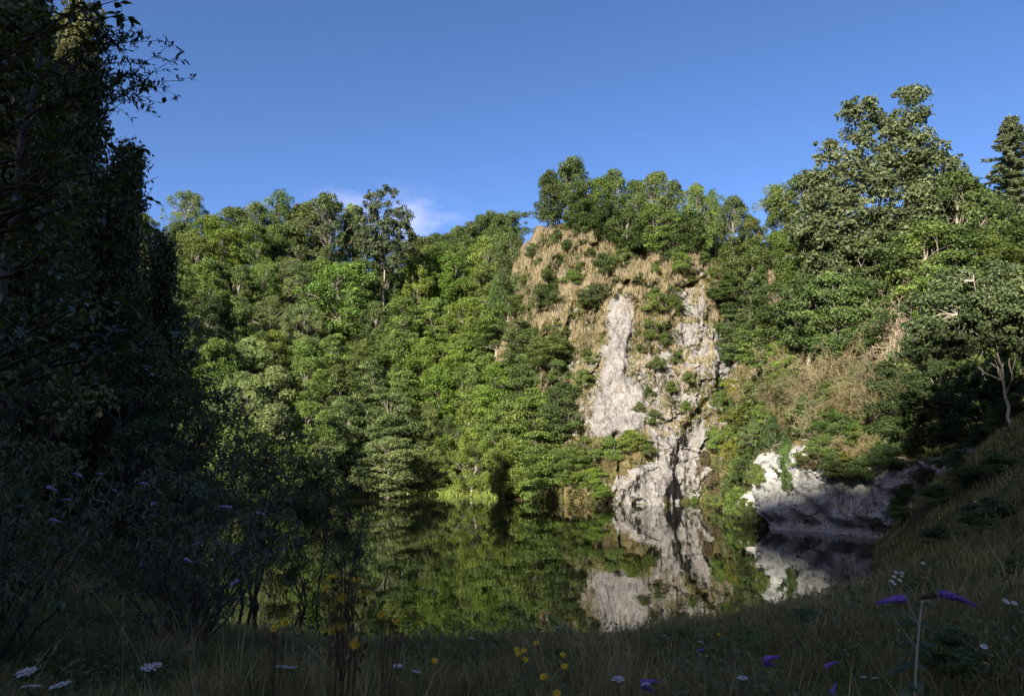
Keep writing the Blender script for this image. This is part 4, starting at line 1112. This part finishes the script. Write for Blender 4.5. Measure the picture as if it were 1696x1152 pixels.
# further purple spikes low in the meadow
for i, (px, py, d, tilt, flip, L, lab) in enumerate([
        (1265, 1092, 4.6, -.3, False, 1.0, 'small purple buddleia sprig, left of the big one, held up to the right'), (1366, 1104, 4.4, -.5, False, .8, 'short tilted purple buddleia spike between its larger neighbours'),
        (1062, 1130, 4.0, -.2, False, .9, 'purple buddleia flowers at the bottom edge beside a white umbel'), (1378, 1148, 3.8, -1.2, False, .6, 'purple buddleia tip just showing at the bottom edge'), (1165, 1075, 6, .1, True, .6, 'tiny purple buddleia spike deep in the meadow grass')]):
    p = at(px, py, d); z = h_at(p.x, p.y)
    r_ = empty('buddleia', (p.x, p.y, z)); tag(r_, lab, 'buddleia', 'purple buddleia flowers in the near meadow')
    hgt = max(.15, p.z - z)
    T = Tubes(5); T.add(curve((.02, .02, 0), (0, 0, hgt), (.03, 0, 0), 7), np.linspace(.005, .003, 7))
    link('stem', T.mesh('sprig_stem', M_STRAW), r_, (.16, .17, .10))
    LT2 = ([], [], [])
    for k in range(10):
        a = rng.uniform(0, 6.28)
        leaf_shape(LT2, (0, 0, hgt * rng.uniform(.25, .92)), (math.cos(a), math.sin(a), .1), rng.uniform(.06, .12), .024, rng, .4)
    link('leaves', leaves_from(LT2, 'sprig_leaves'), r_, (.05, .08, .045))
    for q in range(2 if i in (0, 2) else 1):
        s_ = link('flower_spike', sm3, r_, VIOLET); s_.location = (0, 0, hgt + q * .005 - q * .02); s_.rotation_euler = (0, tilt + q * .55, (math.pi if flip else 0) + q * .5); s_.scale = (L, L, L)

# white umbels
def umbel_mesh(seed):
    rng = np.random.default_rng(seed)
    Ps, Ns = [], []
    T = Tubes(4)
    for k in range(26):
        r = .05 * math.sqrt((k + .5) / 26); a = k * 2.4
        c = np.array([r * math.cos(a), r * math.sin(a), .012 - r * r * 3 + rng.normal() * .002])
        T.add(curve((0, 0, -.045), c, (0, 0, -.004), 4), (.0012, .001, .0009, .0008), 3)
        m = 16
        rr = .0085 * np.sqrt(rng.uniform(0, 1, m)); aa = rng.uniform(0, 6.28, m)
        Ps.append(c + np.stack([rr * np.cos(aa), rr * np.sin(aa), rng.uniform(0, .003, m)], 1)); Ns.append(unit(rng.normal(size=(m, 3)) * .3 + np.array([0, 0, 1])))
    V, Q = leaf_quads(np.concatenate(Ps), np.concatenate(Ns), rng, .0075, .0065)
    return new_mesh('umbel', V, Q, np.clip(rng.normal(.5, .15, len(Q)), 0, 1), M_PETAL), T.mesh('umbel_rays', M_LEAF)
UM = [umbel_mesh(s) for s in (1, 2)]
stem_m = {}
def flower_stem(name, h, r=.002):
    T = Tubes(4); T.add(curve((0, 0, -.02), (0, 0, h), (h * .08, h * .04, 0), 7), np.linspace(r, r * .7, 7))
    return T.mesh(name, M_LEAF)
um = [(44, 1114, 3.0, 1.0, 'left'), (52, 1138, 2.9, .9, ''), (99, 1136, 2.9, 1.0, ''), (250, 1106, 3.0, 1.05, ''), (468, 1105, 3.1, .75, ''), (484, 1106, 3.2, .6, ''), (658, 1103, 3.4, .6, ''), (690, 1113, 3.2, .6, ''), (780, 1057, 4.5, .6, ''), (923, 1039, 5.2, .65, ''),
      (1024, 1125, 3.2, .7, ''), (1070, 1133, 3.1, .5, ''), (1230, 1123, 3.3, .6, ''), (1160, 1063, 5.5, .6, ''), (1036, 1083, 5, .4, ''), (1430, 1121, 3.6, .4, ''), (1100, 1052, 6, .5, ''), (1450, 1123, 3.6, .45, '')]
for i, (px, py, d, s, _) in enumerate(sorted(um)):
    p = at(px, py, d); z = h_at(p.x, p.y)
    r_ = empty('wild_carrot', (p.x, p.y, z)); tag(r_, 'flat white wild carrot umbel, %s from the left in the near grass' % ORD[i], 'wild flower', 'white umbels in the near meadow')
    link('stem', flower_stem('carrot_stem', p.z - z - .04 * s), r_, (.10, .12, .06))
    fm, rm = UM[i % 2]
    f = link('flower_head', fm, r_, (.62, .62, .64)); f.location = (0, 0, p.z - z); s *= .75; f.scale = (s, s, s); f.rotation_euler = (random.uniform(-.2, .2), random.uniform(-.25, .25), random.uniform(0, 6))
    y_ = link('rays', rm, f, (.12, .15, .08))
# yellow hawkbits
def yellow_mesh():
    rng = np.random.default_rng(3); T = ([], [], [])
    for ring, (n, L, up) in enumerate(((14, .016, .25), (12, .012, .6), (8, .007, 1.2))):
        for k in range(n):
            a = k / n * 6.283 + ring
            leaf_shape(T, (0, 0, 0), (math.cos(a), math.sin(a), up), L, .005, rng, .1)
    return leaves_from(T, 'hawkbit_head', M_PETAL)
YM = yellow_mesh()
ye = [(888, 1064, 4.2), (868, 1077, 4.0), (932, 1084, 3.8), (870, 1092, 3.8), (935, 1103, 3.6), (948, 1023, 6), (938, 1022, 6.2), (968, 1044, 5), (856, 1075, 4.2), (858, 1082, 4.1), (720, 1094, 3.5), (900, 1120, 3.2), (922, 1148, 3), (1190, 1050, 6), (1590, 838, 14), (1556, 858, 12), (1640, 830, 13)]
for i, (px, py, d) in enumerate(sorted(ye)):
    p = at(px, py, d); z = h_at(p.x, p.y)
    if p.z - z < .08: p = solve(px, py, .25, 2.5, 30, .1); z = h_at(p.x, p.y)
    r_ = empty('hawkbit', (p.x, p.y, z)); tag(r_, 'small yellow hawkbit flower, %s from the left in the meadow' % ORD[i], 'wild flower', 'yellow hawkbits in the near meadow')
    link('stem', flower_stem('hawkbit_stem', p.z - z, .0014), r_, (.06, .09, .03))
    f = link('flower_head', YM, r_, (.62, .45, .03)); f.location = (0, 0, p.z - z); f.rotation_euler = (R(35), 0, random.uniform(-.5, .5)); f.scale = (1.25,) * 3
# tiny white daisies on the right bank
def daisy_mesh():
    rng = np.random.default_rng(4); T = ([], [], [])
    for k in range(12):
        a = k / 12 * 6.283
        leaf_shape(T, (math.cos(a) * .003, math.sin(a) * .003, 0), (math.cos(a), math.sin(a), .1), .011, .006, rng, .05)
    return leaves_from(T, 'daisy_head', M_PETAL)
DM = daisy_mesh()
das = [(1484, 947, 8), (1494, 948, 8), (1481, 954, 8), (1493, 953, 8), (1490, 960, 7.8), (1477, 962, 7.7), (1481, 966, 7.7), (1529, 932, 9), (1665, 993, 6), (1668, 997, 6), (1663, 995, 6), (1680, 998, 6), (1630, 1070, 5), (1615, 830, 14)]
for i, (px, py, d) in enumerate(sorted(das)):
    p = at(px, py, d); z = h_at(p.x, p.y)
    if p.z - z < .08: p = solve(px, py, .25, 2.5, 30, .1); z = h_at(p.x, p.y)
    r_ = empty('daisy', (p.x, p.y, z)); tag(r_, 'tiny white daisy, %s from the left on the right bank' % ORD[i], 'wild flower', 'tiny white daisies on the right bank')
    link('stem', flower_stem('daisy_stem', p.z - z, .0014), r_, (.06, .09, .03))
    f = link('flower_head', DM, r_, (.62, .62, .58)); f.location = (0, 0, p.z - z); f.rotation_euler = (R(30), 0, random.uniform(-.5, .5)); f.scale = (1.8,) * 3
# blurred yellow-and-brown St John's wort close to the camera
def wort(px, py, d, lab, heads, seed):
    rng = np.random.default_rng(seed)
    p = at(px, py, d); z = h_at(p.x, p.y); org = (p.x, p.y, z)
    r_ = empty('st_johns_wort', org); tag(r_, lab, 'wild flower', 'yellow and rusty wort stems near the camera')
    T = Tubes(5); h = p.z - z
    main = curve((0, 0, -.02), (0, 0, h), (-.02, .02, 0), 9)
    T.add(main, np.linspace(.0024, .0014, 9))
    ends = []
    for (hx, hy) in heads:
        e = np.array(at(hx, hy, d + rng.uniform(-.05, .05))) - np.array(org); ends.append(e)
        T.add(curve(main[rng.integers(5, 8)], e, (0, 0, -.01), 5), np.linspace(.002, .0012, 5), 4)
    link('stem', T.mesh('wort_stem', M_STRAW), r_, (.12, .075, .04))
    L2 = ([], [], [])
    for e in ends:
        for k in range(10):
            v = rng.normal(size=3) * .02
            leaf_shape(L2, e - np.array([0, 0, .02]) + v, rng.normal(size=3) + np.array([0, 0, .4]), .02, .009, rng, .2)
    for k in range(8):
        a = rng.uniform(0, 6.28); leaf_shape(L2, main[rng.integers(2, 8)], (math.cos(a), math.sin(a), .4), .03, .011, rng, .2)
    link('leaves', leaves_from(L2, 'wort_leaves', M_STRAW), r_, (.10, .06, .025))
    for e in ends[::2]:
        f = link('flower_head', YM, r_, (.55, .40, .03)); f.location = e; f.scale = (.95,) * 3; f.rotation_euler = (rng.uniform(.3, 1), rng.uniform(-.4, .4), 0)
wort(575, 985, 1.75, 'large blurred yellow and rusty flower cluster left of centre', [(548, 957), (572, 946), (590, 960), (560, 968), (605, 982), (580, 975), (540, 975), (618, 990), (566, 990)], 1)
wort(560, 1040, 1.9, 'lower blurred flower stem with one yellow bloom below the large cluster', [(550, 1045), (545, 1052), (562, 1038), (570, 1060)], 2)
wort(590, 1065, 1.8, 'short flower stem with a single bright yellow bloom', [(588, 1066), (580, 1075)], 3)
wort(640, 1020, 2.0, 'faint yellow and brown flower stem right of the large cluster', [(632, 1018), (648, 1019), (660, 1030), (668, 1036)], 4)
wort(460, 1035, 2.1, 'small yellow and rusty flower stem left of the large cluster', [(472, 1030), (445, 1043), (455, 1040)], 5)

# dry wild stems standing out of the grass
DRY = [(985, 960, 5.2, 1040, 1125), (1005, 975, 5.0, 1043, 1130), (205, 985, 5, 210, 1070), (150, 975, 5.5, 285, 1040), (1400, 1085, 4.5, 1440, 1110), (312, 1000, 4.5, 345, 1070), (1216, 1082, 4.3, 1225, 1120)]
for i, (px, py, d, bx, by) in enumerate(sorted(DRY)):
    p = at(px, py, d); b = at(bx, by, d); z = h_at(b.x, b.y)
    r_ = empty('dry_stem', (b.x, b.y, z)); tag(r_, 'bare dry grass stem, %s from the left in the near meadow' % ORD[i], 'dry stem', 'dry stems in the near meadow')
    e = np.array([p.x - b.x, 0, p.z - z])
    T = Tubes(4); q = curve((0, 0, -.02), e, (e[0] * -.15, 0, .06), 9); T.add(q, np.linspace(.003, .0015, 9))
    link('stalk', T.mesh('dry_stalk', M_STRAW), r_, (.34, .28, .2))
    T = Tubes(3)
    for k in range(10):
        s = q[rng.integers(4, 9)]; T.add(curve(s, s + unit(rng.normal(size=3) + np.array([0, 0, .8])) * rng.uniform(.03, .09), (0, 0, 0), 3), (.0012, .001, .0006))
    link('seed_branches', T.mesh('dry_seed', M_STRAW), r_, (.32, .26, .2))

# buddleia bushes with lilac spikes in the left shade
def buddleia_bush(x, y, H, Wd, lab, seed, spikes):
    rng = np.random.default_rng(seed)
    z = h_at(x, y)
    r_ = empty('buddleia_bush', (x, y, z)); tag(r_, lab, 'shrub', 'lilac flowered bushes in the left shade')
    T = Tubes(4); LT = ([], [], [])
    ends = []
    for s in range(16):
        a = rng.uniform(0, 6.28); r = Wd / 2 * math.sqrt(rng.uniform(.05, 1))
        e = np.array([math.cos(a) * r, math.sin(a) * r, H * rng.uniform(.5, 1)])
        q = curve((0, 0, -.1), e, (math.cos(a) * r * .15, math.sin(a) * r * .15, H * .1), 9, rng, .03)
        T.add(q, np.linspace(.016, .004, 9)); ends.append((e, a))
        for b in range(9):
            i = rng.integers(2, 9)
            d = unit(rng.normal(size=3) + np.array([math.cos(a) * .6, math.sin(a) * .6, .3])) * rng.uniform(.25, .6)
            q2 = curve(q[i], q[i] + d, (0, 0, .05), 6, rng, .01)
            T.add(q2, np.linspace(.006, .002, 6), 3)
            if b < 3: ends.append((q2[-1], math.atan2(d[1], d[0])))
            for c in range(16):
                j = rng.integers(1, 6); v = rng.normal(size=3); v[2] *= .4
                leaf_shape(LT, q2[j] + rng.normal(size=3) * .01, v, rng.uniform(.07, .14), .028, rng, .45)
    link('stem', T.mesh('bush_stem', M_DARKBARK), r_)
    link('leaves', leaves_from(LT, 'bush_leaves'), r_, (.10, .115, .055))
    me = spike_mesh(seed + 50, .15, .022)
    pool = sorted(ends, key=lambda e: e[0][1] - .5 * e[0][2])[:spikes * 2]
    for k in range(spikes):
        e, a = pool[k * 2]
        o = link('flower_spike', me, r_, LILAC); o.location = e; o.rotation_euler = (0, rng.uniform(-.5, .2), a); s = rng.uniform(.7, 1.1); o.scale = (s, s, s)
buddleia_bush(-4.0, 9.2, 2.3, 2.8, 'lilac flowered bush, rightmost of the dark bushes on the left', 31, 9)
buddleia_bush(-6.2, 9.0, 2.2, 3.0, 'lilac flowered bush in the middle of the dark bushes on the left', 32, 7)
buddleia_bush(-7.6, 10.5, 3.4, 3.2, 'tallest lilac flowered bush at the left edge behind the others', 33, 6)
buddleia_bush(-4.9, 11.5, 3.0, 3.0, 'lilac flowered bush behind the gap between the front bushes', 34, 6)
buddleia_bush(-5.0, 7.2, 1.6, 2.2, 'low lilac flowered bush nearest the camera on the left', 35, 5)

# overhanging tree at the upper left, a few metres from the lens
def near_tree():
    rng = np.random.default_rng(77)
    x, y = -4.9, 5.6; z = h_at(x, y); org = np.array([x, y, z])
    r_ = empty('overhanging_tree', tuple(org)); tag(r_, 'dark overhanging tree with large leaves close at upper left', 'tree')
    T = Tubes(7); LT = ([], [], [])
    trunk = curve((0, 0, -.3), (-.2, .2, 6.5), (.15, 0, 0), 12, rng, .04)
    T.add(trunk, np.linspace(.15, .05, 12))
    for (px, py, d) in [(170, 10, 5.2), (60, 60, 5), (190, 25, 5.6), (120, 140, 5.4), (30, 190, 5), (160, 230, 5.6), (215, 130, 5.6), (90, 300, 5.2), (225, 270, 5.8), (30, 390, 5), (170, 400, 5.6), (110, 480, 5.4), (230, 330, 5.8), (200, 480, 5.8), (300, 560, 6.2), (240, 540, 6), (60, 570, 5.2), (140, 610, 5.6), (20, 660, 5.2), (340, 570, 6.4), (110, 30, 5.3), (70, 230, 5.2), (20, 80, 5.1), (20, 500, 5.1), (150, 320, 5.5), (160, 540, 5.6)]:
        e = np.array(at(px, py, d)) - org
        i = int(np.argmin(np.abs(trunk[:, 2] - max(.8, e[2] - .9))))
        q = curve(trunk[i], e, (0, 0, .2), 10, rng, .03)
        T.add(q, np.linspace(.03, .004, 10), 4)
        for b in range(9):
            j = rng.integers(4, 10)
            dd = unit(rng.normal(size=3)) * rng.uniform(.12, .42)
            q2 = curve(q[j], q[j] + dd, (0, 0, .02), 5, rng, .01)
            T.add(q2, np.linspace(.004, .0015, 5), 3)
            for c in range(8):
                v = rng.normal(size=3); v[2] = v[2] * .4 - .2
                leaf_shape(LT, q2[rng.integers(1, 5)], v, rng.uniform(.06, .11), rng.uniform(.035, .06), rng, .2)
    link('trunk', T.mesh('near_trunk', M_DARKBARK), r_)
    link('crown', leaves_from(LT, 'near_leaves', M_GLOSSLEAF), r_, (.085, .10, .026))
near_tree()
def sprig_tree():
    rng = np.random.default_rng(78)
    x, y = -5.2, 7.4; z = h_at(x, y); org = np.array([x, y, z])
    r_ = empty('willow_tree', tuple(org)); tag(r_, 'willow with narrow leaves whose thin branch reaches into the blue sky', 'tree')
    T = Tubes(5); LT = ([], [], [])
    trunk = curve((0, 0, -.3), (.1, 0, 6.6), (-.2, 0, 0), 12, rng, .03)
    T.add(trunk, np.linspace(.09, .02, 12))
    for (px, py) in [(316, 128), (300, 88), (283, 75), (290, 155), (262, 68), (250, 110), (262, 140), (232, 62), (215, 55), (240, 150), (200, 40), (180, 60), (170, 30), (248, 175), (210, 100), (185, 100), (150, 50), (130, 90), (225, 130), (196, 70)]:
        d = 6 + rng.uniform(-.3, .3)
        e = np.array(at(px, py, d)) - org
        s0 = trunk[rng.integers(7, 11)]
        q = curve(s0, e, (0, 0, .12), 14, rng, .012)
        T.add(q, np.linspace(.012, .0018, 14), 4)
        main_d = unit(q[-1] - q[-4])
        for c in range(60):
            j = rng.integers(6, 14)
            v = unit(main_d * .8 + rng.normal(size=3) * .6)
            leaf_shape(LT, q[j] + rng.normal(size=3) * .012, v, rng.uniform(.045, .075), .017, rng, .1)
        for b in range(5):
            j = rng.integers(6, 13)
            dd = unit(main_d * .9 + rng.normal(size=3) * .7) * rng.uniform(.10, .26)
            q2 = curve(q[j], q[j] + dd, (0, 0, .01), 5, rng, .004)
            T.add(q2, np.linspace(.003, .0012, 5), 3)
            for c in range(9):
                leaf_shape(LT, q2[rng.integers(1, 5)], unit(dd) * .8 + rng.normal(size=3) * .6, rng.uniform(.045, .075), .017, rng, .1)
    link('trunk', T.mesh('willow_trunk', M_DARKBARK), r_)
    link('crown', leaves_from(LT, 'willow_leaves', M_LEAF), r_, (.03, .045, .016))
sprig_tree()
